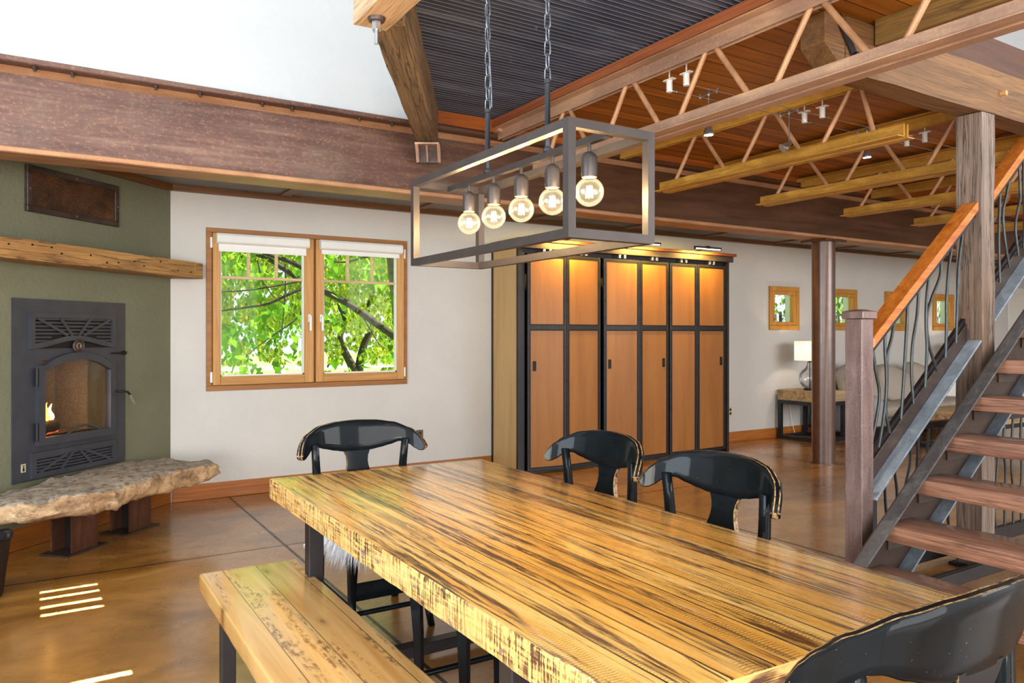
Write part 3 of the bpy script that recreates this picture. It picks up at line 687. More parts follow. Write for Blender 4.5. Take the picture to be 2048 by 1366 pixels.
joist(3.095, -1.3, 4.65, -1.3, 5.147, [t-.02 for t in Tt], [b-.02 for b in Tb], M['joist1'], 'nearest open web joist, mauve rusted, beside the corrugated ceiling')
names = ['yellow rusted open web joist ending at the post, second from the corrugated ceiling', 'yellow rusted open web joist, third from the corrugated ceiling', 'yellow rusted open web joist, fourth from the corrugated ceiling', 'open web joist with its lower chord above the pipe column', 'open web joist crossing behind the timber post', 'open web joist seen right of the timber post', 'furthest open web joist right of the post']
for i in range(7):
    x = 4.34+1.22*i
    joist(x, 2.575, 4.65, 2.54, 5.147, [4.235, 3.555, 2.90], [4.57, 3.89, 3.227, 2.70], M['joist'], names[i])
# ================================================================ fireplace (local: x towards corner, y into wall)
def lroot(name, label, cat, x, z=0, y=0, **kw):
    p = WG @ Vector((x, y, z)); o = thing(name, label, cat, p, RG, **kw); o['_o'] = (x, y, z); return o
class LB(MB):
    """mesh given in fireplace wall coordinates"""
    def build(s, name, mat, parent=None, **kw):
        for v in s.bm.verts: v.co = WG @ v.co
        return MB.build(s, name, mat, parent, **kw)
fp = lroot('stove_insert', 'black iron wood stove insert with arched glass door in the olive wall', 'fireplace', -1.0, .437)
PX0, PX1, PZ0, PZ1 = -1.496, -.522, .437, 1.657
mb = LB(); wallcells(mb, PX0, PX1, PZ0, PZ1, -.014, -.001, [(FB[0], FB[1], FB[2], FB[3])]); mb.build('surround_panel', M['iron'], fp)
def vent(x0, x1, z0, z1, up):
    mb = LB(); w = .035; y0, y1 = -.036, -.014
    mb.box(x0, x1, y0, y1, z1-w, z1); mb.box(x0, x0+w, y0, y1, z0, z1-w); mb.box(x1-w, x1, y0, y1, z0, z1-w)
    n = 16; a = []
    rise = .055 if up else 0
    bot = [(x0+w+(x1-x0-2*w)*i/n) for i in range(n+1)]
    cur = lambda x: z0 + (rise*(.5+.5*math.cos((x-(x0+x1)/2)/(x1-x0)*2*math.pi)) if up else 0)
    for p, q in zip(bot, bot[1:]):
        mb.hexa([(p,y0,cur(p)),(q,y0,cur(q)),(q,y0,cur(q)+w),(p,y0,cur(p)+w)], [(p,y1,cur(p)),(q,y1,cur(q)),(q,y1,cur(q)+w),(p,y1,cur(p)+w)])
    v = mb.build('upper_vent' if up else 'lower_vent', M['iron'], fp)
    mb = LB(); mb.box(x0+w, x1-w, -.0165, -.0145, z0+(.0 if up else w), z1-w); mb.build('vent_back', M['ironD'], v)
    mb = LB(); k = 7 if up else 5
    for i in range(k):
        z = z0+w+(z1-z0-2*w)*(i+.7)/k
        if up and z < z0+rise+w: 
            mb.box(x0+w, (x0+x1)/2-.2, -.028, -.0165, z-.006, z+.006); mb.box((x0+x1)/2+.2, x1-w, -.028, -.0165, z-.006, z+.006)
        else: mb.box(x0+w, x1-w, -.028, -.0165, z-.006, z+.006)
    mb.build('slat', M['iron'], v)
    mb = LB(); xc = (x0+x1)/2; zc = z0+w+(rise if up else 0)
    zt2 = z1-w
    if up: ends = [(x0+.06, zt2-.005), (xc-.13, zt2), (xc+.13, zt2), (x1-.06, zt2-.005)]; st = (xc, zc)
    else: ends = [(x0+.06, z0+w), (xc-.13, z0+w), (xc+.13, z0+w), (x1-.06, z0+w)]; st = (xc, zt2)
    for i, (ex, ez) in enumerate(ends):
        mb.bar((st[0]+(-.07,-.03,.03,.07)[i], -.031, st[1]), (ex, -.031, ez), .018, .010, (0,1,0))
    mb.build('sunburst_rib', M['iron'], v)
vent(-1.381, -.638, 1.32, 1.565, True); vent(-1.37, -.633, .45, .622, False)
# arched door
dx0, dx1, dz0 = -1.33, -.652, .665
def arch(x, e):   # outer top edge; e insets
    u = (x-(dx0+dx1)/2)/((dx1-dx0)/2); s = max(0, 1-(abs(u)/.86)**2.2)
    return 1.205+.085*s-e
mb = LB(); n = 28; y0, y1 = -.05, -.014; w = .052
xs = [dx0+(dx1-dx0)*i/n for i in range(n+1)]
for p, q in zip(xs, xs[1:]):
    mb.hexa([(p,y0,arch(p,w)),(q,y0,arch(q,w)),(q,y0,arch(q,0)),(p,y0,arch(p,0))], [(p,y1,arch(p,w)),(q,y1,arch(q,w)),(q,y1,arch(q,0)),(p,y1,arch(p,0))])
mb.box(dx0, dx0+w, y0, y1, dz0, arch(dx0, w)); mb.box(dx1-w, dx1, y0, y1, dz0, arch(dx1, w)); mb.box(dx0+w, dx1-w, y0, y1, dz0, dz0+w)
door = mb.build('door', M['iron'], fp)
mb = LB(); gx = [dx0+w+(dx1-dx0-2*w)*i/20 for i in range(21)]
mb.poly([(dx0+w,-.03,dz0+w)]+[(dx1-w,-.03,dz0+w)]+[(x,-.03,arch(x,w)) for x in gx[::-1]]); mb.build('glass', M['stoveglass'], door)
mb = LB(); mb.tube([(-.655,-.05,.985),(-.65,-.085,.985),(-.635,-.10,.985),(-.60,-.105,.98),(-.575,-.11,.955)], .0075, 10); mb.build('handle', M['ironD'], door, smooth=50)
mb = LB(); mb.tube([(-.577,-.109,.957),(-.56,-.115,.92),(-.545,-.12,.885)], .014, 12, radii=[.010,.016,.013]); mb.build('handle_grip', M['bark2'], door, smooth=50)
for z in (1.13, .76):
    mb = LB(); mb.cyl((dx0-.008,-.04,z-.06),(dx0-.008,-.04,z+.06),.012,12); mb.build('hinge', M['ironD'], door, smooth=40)
mb = LB(); mb.tube([(-1.10+.02*i,-.046,dz0+w+.05*math.sin(math.pi*i/15)) for i in range(16)], .008, 8); mb.build('arched_bar', M['iron'], door)
mb = LB(); cc = (-.985, -.014, 1.335)
ringp = [(cc[0]+.042*math.cos(a), -.032, cc[2]+.042*math.sin(a)) for a in [2*math.pi*i/24 for i in range(24)]]
mb.tube(ringp, .009, 8, closed=True); mb.cyl((cc[0],-.014,cc[2]),(cc[0],-.03,cc[2]),.04,24)
em = mb.build('emblem', M['chan'], fp, smooth=40)
mb = LB(); mb.tube([(cc[0]+.018*math.cos(a), -.034, cc[2]+.019*math.sin(a)) for a in [R(-60)+R(300)*i/16 for i in range(17)]], .006, 8); mb.build('horseshoe', M['post'], em, smooth=40)
mb = LB(); mb.cyl((-.685,-.035,1.275),(-.585,-.04,1.275),.005,8); mb.tube([(-.59,-.04,1.275),(-.565,-.04,1.275),(-.545,-.04,1.275)], .012, 10, radii=[.008,.018,.012]); mb.build('damper_lever', M['ironD'], fp, smooth=40)
mb = LB(); mb.box(-1.437,-1.402,-.017,-.0145,.505,.56); bd = mb.build('badge', M['beige'], fp)
mb = LB(); mb.hexa([(-1.428,-.0185,.512),(-1.411,-.0185,.512),(-1.417,-.0185,.545),(-1.422,-.0185,.545)], [(-1.428,-.0172,.512),(-1.411,-.0172,.512),(-1.417,-.0172,.545),(-1.422,-.0172,.545)]); mb.box(-1.432,-1.407,-.0185,-.0172,.548,.552); mb.build('badge_mark', M['ironD'], bd)
# firebox
mb = LB(); a, b, c, d = FB; D = .46
for q in (((a,.0,c),(b,.0,c),(b,D,c),(a,D,c)), ((a,0,d),(a,D,d),(b,D,d),(b,0,d)), ((a,0,c),(a,D,c),(a,D,d),(a,0,d)), ((b,0,c),(b,0,d),(b,D,d),(b,D,c)), ((a,D,c),(b,D,c),(b,D,d),(a,D,d))): mb.poly(q)
mb.build('firebox', M['fireback'], fp)
for i, (x, y, z, l, rr, dz, lab) in enumerate(((-1.12,.16,.745,.26,.042,.02,'charred log lowest in the fire behind the stove glass'), (-1.15,.24,.825,.24,.04,.04,'charred log leaning on top of the fire'))):
    r = lroot('firewood_log', lab, 'log', x, z-rr, y, group='logs burning in the stove')
    mb = LB(); pts = [(x-l/2+l*k/8, y+.01*math.sin(k*1.3), z+dz*(k/8-.5)*2) for k in range(9)]
    mb.tube(pts, rr, 12, radii=[rr*(1+.12*math.sin(k*2.1)) for k in range(9)]); mb.build('bark', M['soot'], r, smooth=50)
    mb = LB(); mb.tube([(p[0]-.003, p[1]-.006, p[2]-rr*.86) for p in pts], rr*.28, 8); mb.build('ember', M['ember'], r, smooth=50)
ff = lroot('fire', 'small orange flames rising from the logs behind the stove glass', 'fire', -1.12, .79, .18)
rnd = random.Random(3)
for k in range(9):
    x = -1.23+.03*k+rnd.uniform(-.01,.01); h = rnd.uniform(.07,.17)*(1.15-.08*abs(k-3)); y = .10+rnd.uniform(0,.12)
    mb = LB(); pts = [(x+.012*math.sin(j*1.1+k), y, .80+h*j/6) for j in range(7)]
    mb.tube(pts, .01, 8, radii=[.008,.016,.018,.014,.010,.006,.001]); mb.build('flame_tongue', M['flamey' if k % 2 else 'flame'], ff, smooth=60)
# vent screen, mantel
gv = lroot('wall_vent', 'brown framed rusty mesh vent high on the olive wall', 'vent', -1.0, 2.237)
mb = LB(); x0, x1, z0, z1 = -1.40, -.598, 2.237, 2.548; w = .04
mb.box(x0,x1,-.03,-.001,z0,z0+w); mb.box(x0,x1,-.03,-.001,z1-w,z1); mb.box(x0,x0+w,-.03,-.001,z0+w,z1-w); mb.box(x1-w,x1,-.03,-.001,z0+w,z1-w); mb.build('frame', M['chan'], gv, bevel=.003)
mb = LB(); mb.box(x0+w,x1-w,-.016,-.001,z0+w,z1-w); mb.build('mesh_screen', M['grille'], gv)
for p in ((-1.0,z0+.02),(-1.0,z1-.02),(x0+.02,2.39),(x1-.02,2.39)):
    mb = LB(); mb.cyl((p[0],-.03,p[1]),(p[0],-.034,p[1]),.007,10); mb.build('screw', M['silver'], gv)
mt = lroot('mantel_beam', 'rough hewn honey timber mantel shelf above the stove', 'mantel', -1.2, 1.885, -.12)
A = [(-3.0,-.25),(-3.0,-.002),(-.02,-.002),(.09,-.115),(.10,-.25)]
lo_, hi_ = 1.885, 2.015
def ringm(x): return [WG @ Vector(p) for p in ((x,-.25,lo_),(x,-.004,lo_),(x,-.004,hi_),(x,-.25,hi_))]
mm = rough_beam('beam_body', ringm(-3.0), ringm(-.01), M['mantel'], 60, .006, mt)
mb = LB(); mb.hexa([(-.012,-.25,lo_),(.095,-.25,lo_),(.10,-.13,lo_),(-.012,-.012,lo_)], [(-.012,-.25,hi_),(.095,-.25,hi_),(.10,-.13,hi_),(-.012,-.012,hi_)]); mb.build('beam_end', M['mantel'], mt, bevel=.006)
rnd = random.Random(5)
for k in range(12):
    x = -1.75+.15*k+rnd.uniform(-.05,.05); z = rnd.uniform(1.92,1.99)
    mb = LB(); mb.cyl((x,-.252,z),(x,-.2575,z),.006,8); mb.build('nail_hole', M['ironD'], mt)
# stone hearth
st = None
out = [(2.0,.24),(2.0,.40),(1.94,.55),(1.82,.62),(1.62,.74),(1.45,.76),(1.2,.72),(.95,.73),(.75,.74),(.58,.80),(.42,.78),(.35,.66),(.33,.50),(.36,.30),(.42,.15),(.5,.03),(.8,.025),(1.0,.05),(1.13,.10),(1.6,.17),(1.85,.19)]
def resample(pts, n):
    P = [Vector((p[0], p[1], 0)) for p in pts]; L = [0]
    for i in range(len(P)): L.append(L[-1]+(P[(i+1) % len(P)]-P[i]).length)
    o = []
    for k in range(n):
        s = L[-1]*k/n; i = max(j for j in range(len(P)) if L[j] <= s); o.append(P[i].lerp(P[(i+1) % len(P)], (s-L[i])/(L[i+1]-L[i])))
    return o
op = resample(out, 220); cen = Vector((1.25,.38,0))
mb = MB(); rings = []
prof = [(.0,.445),(.25,.447),(.5,.447),(.7,.445),(.85,.443),(.94,.438),(.985,.425),(1.0,.40),(.985,.375),(1.0,.35),(.97,.325),(.92,.31),(.80,.302),(.5,.30),(.0,.30)]
for (s, z) in prof:
    ring = []
    for p in op:
        q = cen.lerp(p, s)
        thin = max(0, min(1, (1.0-q.x)/.7))           # thinner towards the right tip
        zz = z if z > .42 else z+(.445-z)*.18*thin
        w = WG @ Vector((-q.x, -q.y, zz))
        e = 1 if s > .9 else .45
        nv = mnoise.noise_vector(w*6)*.030*e + mnoise.noise_vector(w*15)*.016*e + mnoise.noise_vector(w*34)*.006*e
        if z > .44: nv = Vector((nv.x*.3, nv.y*.3, nv.z*.6))
        ring.append(mb.V(w+nv))
    rings.append(ring)
for a, b in zip(rings, rings[1:]):
    for k in range(220): mb.face([a[k], a[(k+1) % 220], b[(k+1) % 220], b[k]])
bmesh.ops.remove_doubles(mb.bm, verts=mb.bm.verts, dist=.0005)
tag(mb.build('stone_hearth', M['stone'], smooth=60), 'long rough slab of brown stone forming the hearth under the stove', 'hearth')
for i, (tt, off, lab) in enumerate(((1.35,.36,'steel hearth support nearer the metal bucket'), (.82,.33,'steel hearth support nearer the window wall'))):
    s = lroot('hearth_support', lab, 'support', -tt, 0, -off, group='steel supports under the stone hearth')
    x = -tt; y = -off
    mb = LB(); mb.box(x-.004,x+.004,y-.075,y+.075,.012,.29); mb.build('web', M['blackst'], s)
    for sx in (-1, 1):
        mb = LB(); ya = y+sx*.08; mb.box(x-.105,x+.105,ya-.006,ya+.006,.012,.29); mb.build('flange', M['support'], s)
    mb = LB(); mb.box(x-.17,x+.17,y-.11,y+.11,.0,.012); mb.build('base_plate', M['chan'], s, bevel=.002)
    if i == 0:
        mb = LB(); mb.tube([(x+.04+.025*math.cos(a*.9), y-.0885, .20+.008*a) for a in [k*.45 for k in range(14)]], .002, 6); mb.build('chalk_squiggle', M['bark2'], s)
# ash bucket at the left edge
bk = thing('ash_bucket', 'dark metal ash bucket with bail handle beside the stone hearth', 'bucket', (-.30, 4.99, 0))
mb = MB(); mb.lathe([(.001,.004),(.125,.004),(.128,.0),(.135,.01),(.17,.30),(.178,.305),(.178,.318),(.166,.318),(.13,.02),(.001,.018)], (-.30,4.99,0), 36, closed_top=False); mb.build('body', M['blackst'], bk, smooth=40)
mb = MB(); mb.tube([(-.30+.176*math.cos(a), 4.99+.176*math.sin(a), .325+.012*math.sin(4*a)) for a in [R(-70)+R(250)*k/24 for k in range(25)]], .007, 8); mb.build('bail_handle', M['ironD'], bk, smooth=50)
mb = MB(); mb.box(-.15,-.13,4.93,4.97,.30,.345); mb.build('ear', M['ironD'], bk, bevel=.004)

# ================================================================ cabinet
CF = 6.42
cb = thing('cabinet', 'tall steel framed cabinet with six fir panelled folding doors', 'cabinet', (5.6, 6.68, 0))
mb = MB(); mb.box(4.075,4.10,CF+.03,YB-.03,.03,2.30); mb.build('side_panel', M['veneerS'], cb)
mb = MB(); mb.box(4.066,4.112,CF-.0,CF+.03,0,2.31); mb.box(4.066,4.112,YB-.03,YB-.004,0,2.31); mb.box(4.068,4.11,CF+.03,YB-.03,0,.03); mb.box(4.112,4.165,CF+.03,CF+.045,0,2.30)
mb.box(7.05,7.09,CF,YB-.004,0,2.31); mb.box(4.112,7.05,CF+.05,CF+.09,2.24,2.31); mb.box(4.112,7.05,CF+.06,CF+.08,.0,.03); mb.build('carcass_frame', M['blackst'], cb)
mb = MB(); mb.box(4.112,7.05,CF+.35,CF+.37,.0,2.3); mb.build('back_panel', M['ironD'], cb)
mb = MB(); mb.box(4.05,7.16,CF-.06,YB-.004,2.352,2.385); mb.build('top_board', M['cabtop'], cb, bevel=.004)
mb = MB(); mb.box(4.06,7.13,CF-.035,CF-.005,2.285,2.352); mb.box(4.06,7.12,CF-.005,CF+.06,2.31,2.352); mb.build('track_header', M['chan'], cb, bevel=.003)
def leaf(xa, ya, xb, yb, handle=None):
    d = Vector((xb-xa, yb-ya, 0)); L = d.length; ang = math.atan2(d.y, d.x)
    T = Matrix.Translation(Vector((xa, ya, 0))) @ Matrix.Rotation(ang, 4, 'Z')
    class DB(MB):
        def build(s, *a, **k):
            for v in s.bm.verts: v.co = T @ v.co
            return MB.build(s, *a, **k)
    t = .024; zb, zt, zm = .035, 2.235, 1.487
    mb = DB(); mb.box(0,t,0,.03,zb,zt); mb.box(L-t,L,0,.03,zb,zt); mb.box(t,L-t,0,.03,zb,zb+t); mb.box(t,L-t,0,.03,zt-t,zt); mb.box(t,L-t,0,.03,zm-.024,zm+.024)
    dd_ = mb.build('door', M['blackst'], cb, bevel=.002)
    for za, zc in ((zb+t, zm-.024), (zm+.024, zt-t)):
        mb = DB(); mb.box(t,L-t,.008,.022,za,zc); mb.build('door_panel', M['veneer'], dd_)
        # stop angles around the panel: thin lighter edge and screws
        mb = DB(); s = .009
        mb.box(t,t+s,.0,.008,za,zc); mb.box(L-t-s,L-t,.0,.008,za,zc); mb.box(t+s,L-t-s,0,.008,za,za+s); mb.box(t+s,L-t-s,0,.008,zc-s,zc)
        n = 4
        for k in range(n):
            z = za+(zc-za)*(k+.5)/n
            for xx in (t*.5, L-t*.5): mb.cyl((xx,0,z),(xx,-.005,z),.006,8)
        mb.build('panel_stop', M['ironD'], dd_)
    if handle is not None:
        hx = t+.055 if handle < 0 else L-t-.055
        mb = DB(); q = (hx-.018,hx+.018,1.045,1.145)
        mb.box(q[0],q[0]+.007,.002,.01,q[2],q[3]); mb.box(q[1]-.007,q[1],.002,.01,q[2],q[3]); mb.box(q[0],q[1],.002,.01,q[2],q[2]+.007); mb.box(q[0],q[1],.002,.01,q[3]-.007,q[3]); mb.box(q[0]+.007,q[1]-.007,.0045,.0075,q[2]+.007,q[3]-.007)
        mb.build('recessed_pull', M['ironD'], dd_)
    for xx in (.09, .14) if handle is None or True else ():
        pass
    for k, xx in enumerate((L*.5-.035, L*.5+.035)):
        mb = DB(); mb.box(xx-.014,xx+.014,-.006,.02,zt+.008,zt+.055); mb.cyl((xx,-.007,zt+.03),(xx,-.012,zt+.03),.008,10); mb.build('roller_hanger', M['silver'], dd_, bevel=.002)
    return dd_
leaf(4.18, CF-.005, 4.625, CF-.055, -1); leaf(4.632, CF-.055, 5.105, CF-.015)
leaf(5.155, CF-.012, 5.645, CF-.03, -1); leaf(5.652, CF-.03, 6.105, CF-.0, 1)
leaf(6.125, CF-.0, 6.545, CF-.012); leaf(6.552, CF-.012, 7.045, CF+.01, 1)
for i, (xa, xb, lab) in enumerate(((4.463,4.85,'picture light over the left pair of cabinet doors'),(5.50,5.81,'picture light over the middle pair of cabinet doors'),(6.35,6.755,'picture light over the right pair of cabinet doors'))):
    y = 6.25; z = 2.405; xc = (xa+xb)/2
    p = thing('picture_light', lab, 'lamp', (xc, y, z), group='picture lights on the cabinet top')
    mb = MB(); mb.tube([(xc-.03,y+.20,2.386),(xc-.02,y+.10,2.395),(xc,y+.01,z+.012)], .008, 8); mb.build('arm', M['blackst'], p, smooth=40)
    mb = MB(); mb.box(xa,xb,y-.014,y+.014,z+.004,z+.02); mb.box(xa-.008,xa,y-.014,y+.014,z-.016,z+.02); mb.box(xb,xb+.008,y-.014,y+.014,z-.016,z+.02); mb.box(xc-.02,xc+.02,y-.018,y+.018,z-.002,z+.03); mb.build('housing', M['blackst'], p, bevel=.002)
    mb = MB(); mb.cyl((xa,y,z-.006),(xb,y,z-.004),.006,10); mb.build('tube', M['picem'], p, smooth=40)
for x, lab, c, m, z in ((7.69,'beige wall outlet right of the cabinet','outlet','beige',.404),(3.235,'brown wall outlet half hidden behind the far chair','outlet','brassplate',.40)):
    o = thing('wall_outlet', lab, c, (x, YB, z-.06))
    mb = MB(); mb.box(x-.037,x+.037,YB-.009,YB-.001,z-.06,z+.06); mb.build('cover_plate', M[m], o, bevel=.002)
    for dz in (-.025,.025):
        mb = MB(); mb.cyl((x,YB-.009,z+dz),(x,YB-.013,z+dz),.017,14); mb.build('socket', M['ironD'], o)
# ================================================================ dining table, bench, chairs, stool
tb = thing('dining_table', 'long dining table of reclaimed honey planks on black steel legs', 'table', (1.44, 2.265, 0))
TX0, TX1, TY0, TY1 = .895, 1.99, 1.0, 3.52
mb = MB(); mb.box(TX0, TX1, TY0, TY1, .67, .76)
bm = mb.bm
bmesh.ops.subdivide_edges(bm, edges=[e for e in bm.edges if abs((e.verts[0].co-e.verts[1].co).y) > 1], cuts=60)
bmesh.ops.recalc_face_normals(bm, faces=bm.faces)
es = [e for e in bm.edges if len(e.link_faces) == 2 and e.calc_face_angle(0) > R(25)]
bmesh.ops.bevel(bm, geom=es, offset=.007, segments=2, affect='EDGES', profile=.6)
for v in bm.verts:
    k = mnoise.noise(v.co*9)*.0022+mnoise.noise(v.co*31)*.0012
    v.co.x += k; v.co.z += k*.5
for f in bm.faces: f.material_index = 0 if f.normal.z > .6 else 1
# small skew measured from the table's own edges
for v in bm.verts: v.co.y -= (v.co.x-1.44)*.03
top = mb.build('tabletop', [M['table'], M['tableE']], tb, smooth=40)
for yf in (3.03, 1.50):
    mb = MB()
    for xf in (.945, 1.905): mb.box(xf-.03, xf+.03, yf-.03, yf+.03, .02, .655)
    f = None
    for xf in (.945, 1.905):
        m2 = MB(); m2.box(xf-.03, xf+.03, yf-.03, yf+.03, .075, .67); m2.build('leg', M['blackst'], tb, bevel=.003)
        m2 = MB(); m2.lathe([(.022,0),(.022,.012),(.012,.014),(.012,.03)], (xf+(.06 if xf < 1.4 else -.06), yf, 0), 14); m2.build('foot_pad', M['blackst'], tb)
    mb.bm.free()
    mb = MB(); mb.box(.915, 1.935, yf-.03, yf+.03, .025, .075); mb.build('floor_bar', M['blackst'], tb, bevel=.003)
    mb = MB(); mb.box(.975, 1.875, yf-.03, yf+.03, .645, .67); mb.build('top_bar', M['blackst'], tb, bevel=.003)
bn = thing('bench', 'honey plank dining bench on black steel legs beside the table', 'bench', (.745, 2.3, 0))
mb = MB(); mb.box(.55, .945, 1.25, 3.285, .375, .45)
bm = mb.bm
bmesh.ops.subdivide_edges(bm, edges=[e for e in bm.edges if abs((e.verts[0].co-e.verts[1].co).y) > 1], cuts=50)
bmesh.ops.recalc_face_normals(bm, faces=bm.faces)
es = [e for e in bm.edges if len(e.link_faces) == 2 and e.calc_face_angle(0) > R(25)]
bmesh.ops.bevel(bm, geom=es, offset=.012, segments=3, affect='EDGES', profile=.6)
for v in bm.verts: k = mnoise.noise(v.co*8)*.002; v.co.x += k; v.co.z += k*.4
def m_benchtop():
    g = G('bench_planks'); v = g.co(); s = g.sep(v); x, y = s[0], s[1]
    idx = g.math('FLOOR', g.math('DIVIDE', g.math('ADD', x, .5), .131)); fr = g.math('FRACT', g.math('DIVIDE', g.math('ADD', x, .5), .131))
    rnd = g.wn(g.math('ADD', idx, 7.))[0]; off = g.math('MULTIPLY', rnd, 31.)
    yy = g.math('ADD', y, off)
    sv = lambda a, b, k=0.: g.comb(g.math('MULTIPLY', yy, a), g.math('MULTIPLY', x, b), g.math('ADD', off, k))
    n = g.noise(sv(.9, 14), 1, 6, .6, 1.0)
    c = g.ramp(n, [(.25, c255(196,142,76)), (.5, c255(222,176,108)), (.75, c255(238,200,138))])
    kn = g.vor(sv(3.0, 8., 3.), 1.0); c = g.mix(g.ramp(kn, [(.04, .9), (.10, .25), (.2, 0)]), c, c255(90,54,28))
    d = g.math('MULTIPLY', g.ramp(g.noise(sv(1.4, 16, 9.), 1, 4, .6), [(.55, 0), (.63, 1)]), g.ramp(g.noise(sv(26, 60, 5.), 1, 3, .7), [(.45, 0), (.58, .8)]))
    c = g.mix(d, c, c255(104,66,36))
    e = g.math('MAXIMUM', g.math('LESS_THAN', fr, .018), g.math('GREATER_THAN', fr, .988)); c = g.mix(g.math('MULTIPLY', e, .75), c, c255(84,54,30))
    g.bump(g.math('SUBTRACT', n, e), .12, .003)
    return g.fin(c, .24, 0, .5, coat=1.0, coat_r=.15, coat_i=2.0)
mb.build('bench_top', m_benchtop(), bn, smooth=40)
for yf in (2.93, 1.6):
    for xf in (.59, .885):
        m2 = MB(); m2.box(xf-.025, xf+.025, yf-.025, yf+.025, 0, .375); m2.build('leg', M['blackst'], bn, bevel=.003)
    m2 = MB(); m2.box(.615, .86, yf-.025, yf+.025, .325, .375); m2.build('rail', M['blackst'], bn, bevel=.003)

def interp(tab, s):
    for (a, va), (b, vb) in zip(tab, tab[1:]):
        if a <= s <= b:
            t = (s-a)/(b-a); t = t*t*(3-2*t)*.5+t*.5; return va+(vb-va)*t
    return tab[-1][1]
TT = [(0,0),(.25,.004),(.5,.018),(.75,.052),(.88,.084),(.95,.110),(.985,.130),(1,.143)]
BT = [(0,.158),(.18,.158),(.3,.149),(.44,.136),(.56,.121),(.64,.121),(.72,.136),(.80,.156),(.88,.168),(.94,.169),(.98,.160),(1,.147)]
def crest_y(s): return -.275+.135*abs(s)**2.1
def make_chair(name, label):
    t = thing(name, label, 'chair')
    mb = MB(); ns, nr = 72, 6; ZT = .965
    fr, bk_ = [], []
    for i in range(ns+1):
        s = -1+2*i/ns; s = math.copysign(abs(s)**.9, s); a = abs(s)
        x = .34*math.sin(s*1.15)/math.sin(1.15); y = crest_y(s)
        e = 1e-3; dx = .34*math.cos(s*1.15)*1.15/math.sin(1.15); dy = (crest_y(min(s+e,1.2))-crest_y(s-e))/(2*e)
        n = Vector((-dy, dx, 0)).normalized()
        zt, zb = ZT-interp(TT, a), ZT-interp(BT, a)
        cf, cbk = [], []
        for k in range(nr+1):
            z = zt+(zb-zt)*(.5-.5*math.cos(math.pi*k/nr))
            th = .0165*(1 if 0 < k < nr else .62)
            lean = -(z-.80)*.16
            p = Vector((x, y+lean, z)); cf.append(mb.V(p+n*th)); cbk.append(mb.V(p-n*th))
        fr.append(cf); bk_.append(cbk)
    for a, b in zip(range(ns), range(1, ns+1)):
        for k in range(nr):
            e = 0
            mb.face([fr[a][k], fr[b][k], fr[b][k+1], fr[a][k+1]], e); mb.face([bk_[a][k+1], bk_[b][k+1], bk_[b][k], bk_[a][k]], e)
        q1 = [mb.V(fr[i][0].co.lerp(bk_[i][0].co, .22)) for i in (a, b)]; q2 = [mb.V(fr[i][0].co.lerp(bk_[i][0].co, .78)) for i in (a, b)]
        mb.face([fr[a][0], q1[0], q1[1], fr[b][0]], 1); mb.face([q1[0], q2[0], q2[1], q1[1]], 0); mb.face([q2[0], bk_[a][0], bk_[b][0], q2[1]], 1); mb.face([fr[b][nr], bk_[b][nr], bk_[a][nr], fr[a][nr]], 1)
    for i in (0, ns):
        for k in range(nr): mb.face([fr[i][k], fr[i][k+1], bk_[i][k+1], bk_[i][k]], 1)
    bmesh.ops.remove_doubles(mb.bm, verts=mb.bm.verts, dist=1e-5)
    mb.build('crest_rail', [M['chair'], M['chairE']], t, smooth=50, local=True)
    mb = MB(); sp = [(.825,.074),(.80,.068),(.78,.059),(.755,.055),(.73,.057),(.70,.066),(.66,.083),(.62,.098),(.58,.103),(.54,.096),(.50,.080),(.472,.066)]
    L = []
    for z, w in sp:
        y = -.283+(.825-z)*.17
        L.append([mb.V((-w,y+.011,z)), mb.V((w,y+.011,z)), mb.V((w,y-.011,z)), mb.V((-w,y-.011,z))])
    for a, b in zip(L, L[1:]):
        for k in range(4): mb.face([a[k], a[(k+1) % 4], b[(k+1) % 4], b[k]], 1 if k in (1,3) else 0)
    mb.face(L[0]); mb.face(L[-1][::-1]); mb.build('splat', [M['chair'], M['chairE']], t, smooth=40, local=True)
    def post(nm, pts, w, d, mats=('chair','chairE')):
        mb = MB(); rr = []
        for (x, y, z), k in pts:
            rr.append([mb.V((x-w*k/2,y-d*k/2,z)), mb.V((x+w*k/2,y-d*k/2,z)), mb.V((x+w*k/2,y+d*k/2,z)), mb.V((x-w*k/2,y+d*k/2,z))])
        for a, b in zip(rr, rr[1:]):
            for q in range(4): mb.face([a[q], a[(q+1) % 4], b[(q+1) % 4], b[q]])
        mb.face(rr[0][::-1]); mb.face(rr[-1]); return mb.build(nm, M['chair'], t, bevel=.003, smooth=50, local=True)
    for sx in (-1, 1):
        post('rear_leg', [((sx*.215,-.275,0),1.0),((sx*.212,-.235,.2),1.1),((sx*.216,-.222,.42),1.25),((sx*.226,-.220,.6),1.1),((sx*.238,-.213,.76),1.0),((sx*.246,-.206,.862),.95)], .034, .032)
        post('front_leg', [((sx*.198,.215,0),.8),((sx*.193,.185,.09),.8),((sx*.19,.172,.2),.9),((sx*.192,.185,.33),1.15),((sx*.192,.19,.40),1.35),((sx*.192,.19,.44),1.35)], .036, .036)
    mb = MB(); pl = []
    for k in range(40):
        a = 2*math.pi*k/40; c, s = math.cos(a), math.sin(a)
        x = .21*math.copysign(abs(c)**.5, c)*(1+.05*s); y = .0+.225*math.copysign(abs(s)**.5, s); pl.append((x, y, .44))
    mb.prism(pl, (0,0,.03)); mb.build('seat', M['chair'], t, bevel=.007, seg=2, smooth=50, local=True)
    mb = MB(); mb.box(-.18,.18,.178,.2,.375,.44); mb.box(-.18,.18,-.23,-.21,.385,.44)
    for sx in (-1,1): mb.box(sx*.192-.011, sx*.192+.011, -.21, .178, .385, .44)
    mb.build('apron', M['chair'], t, local=True)
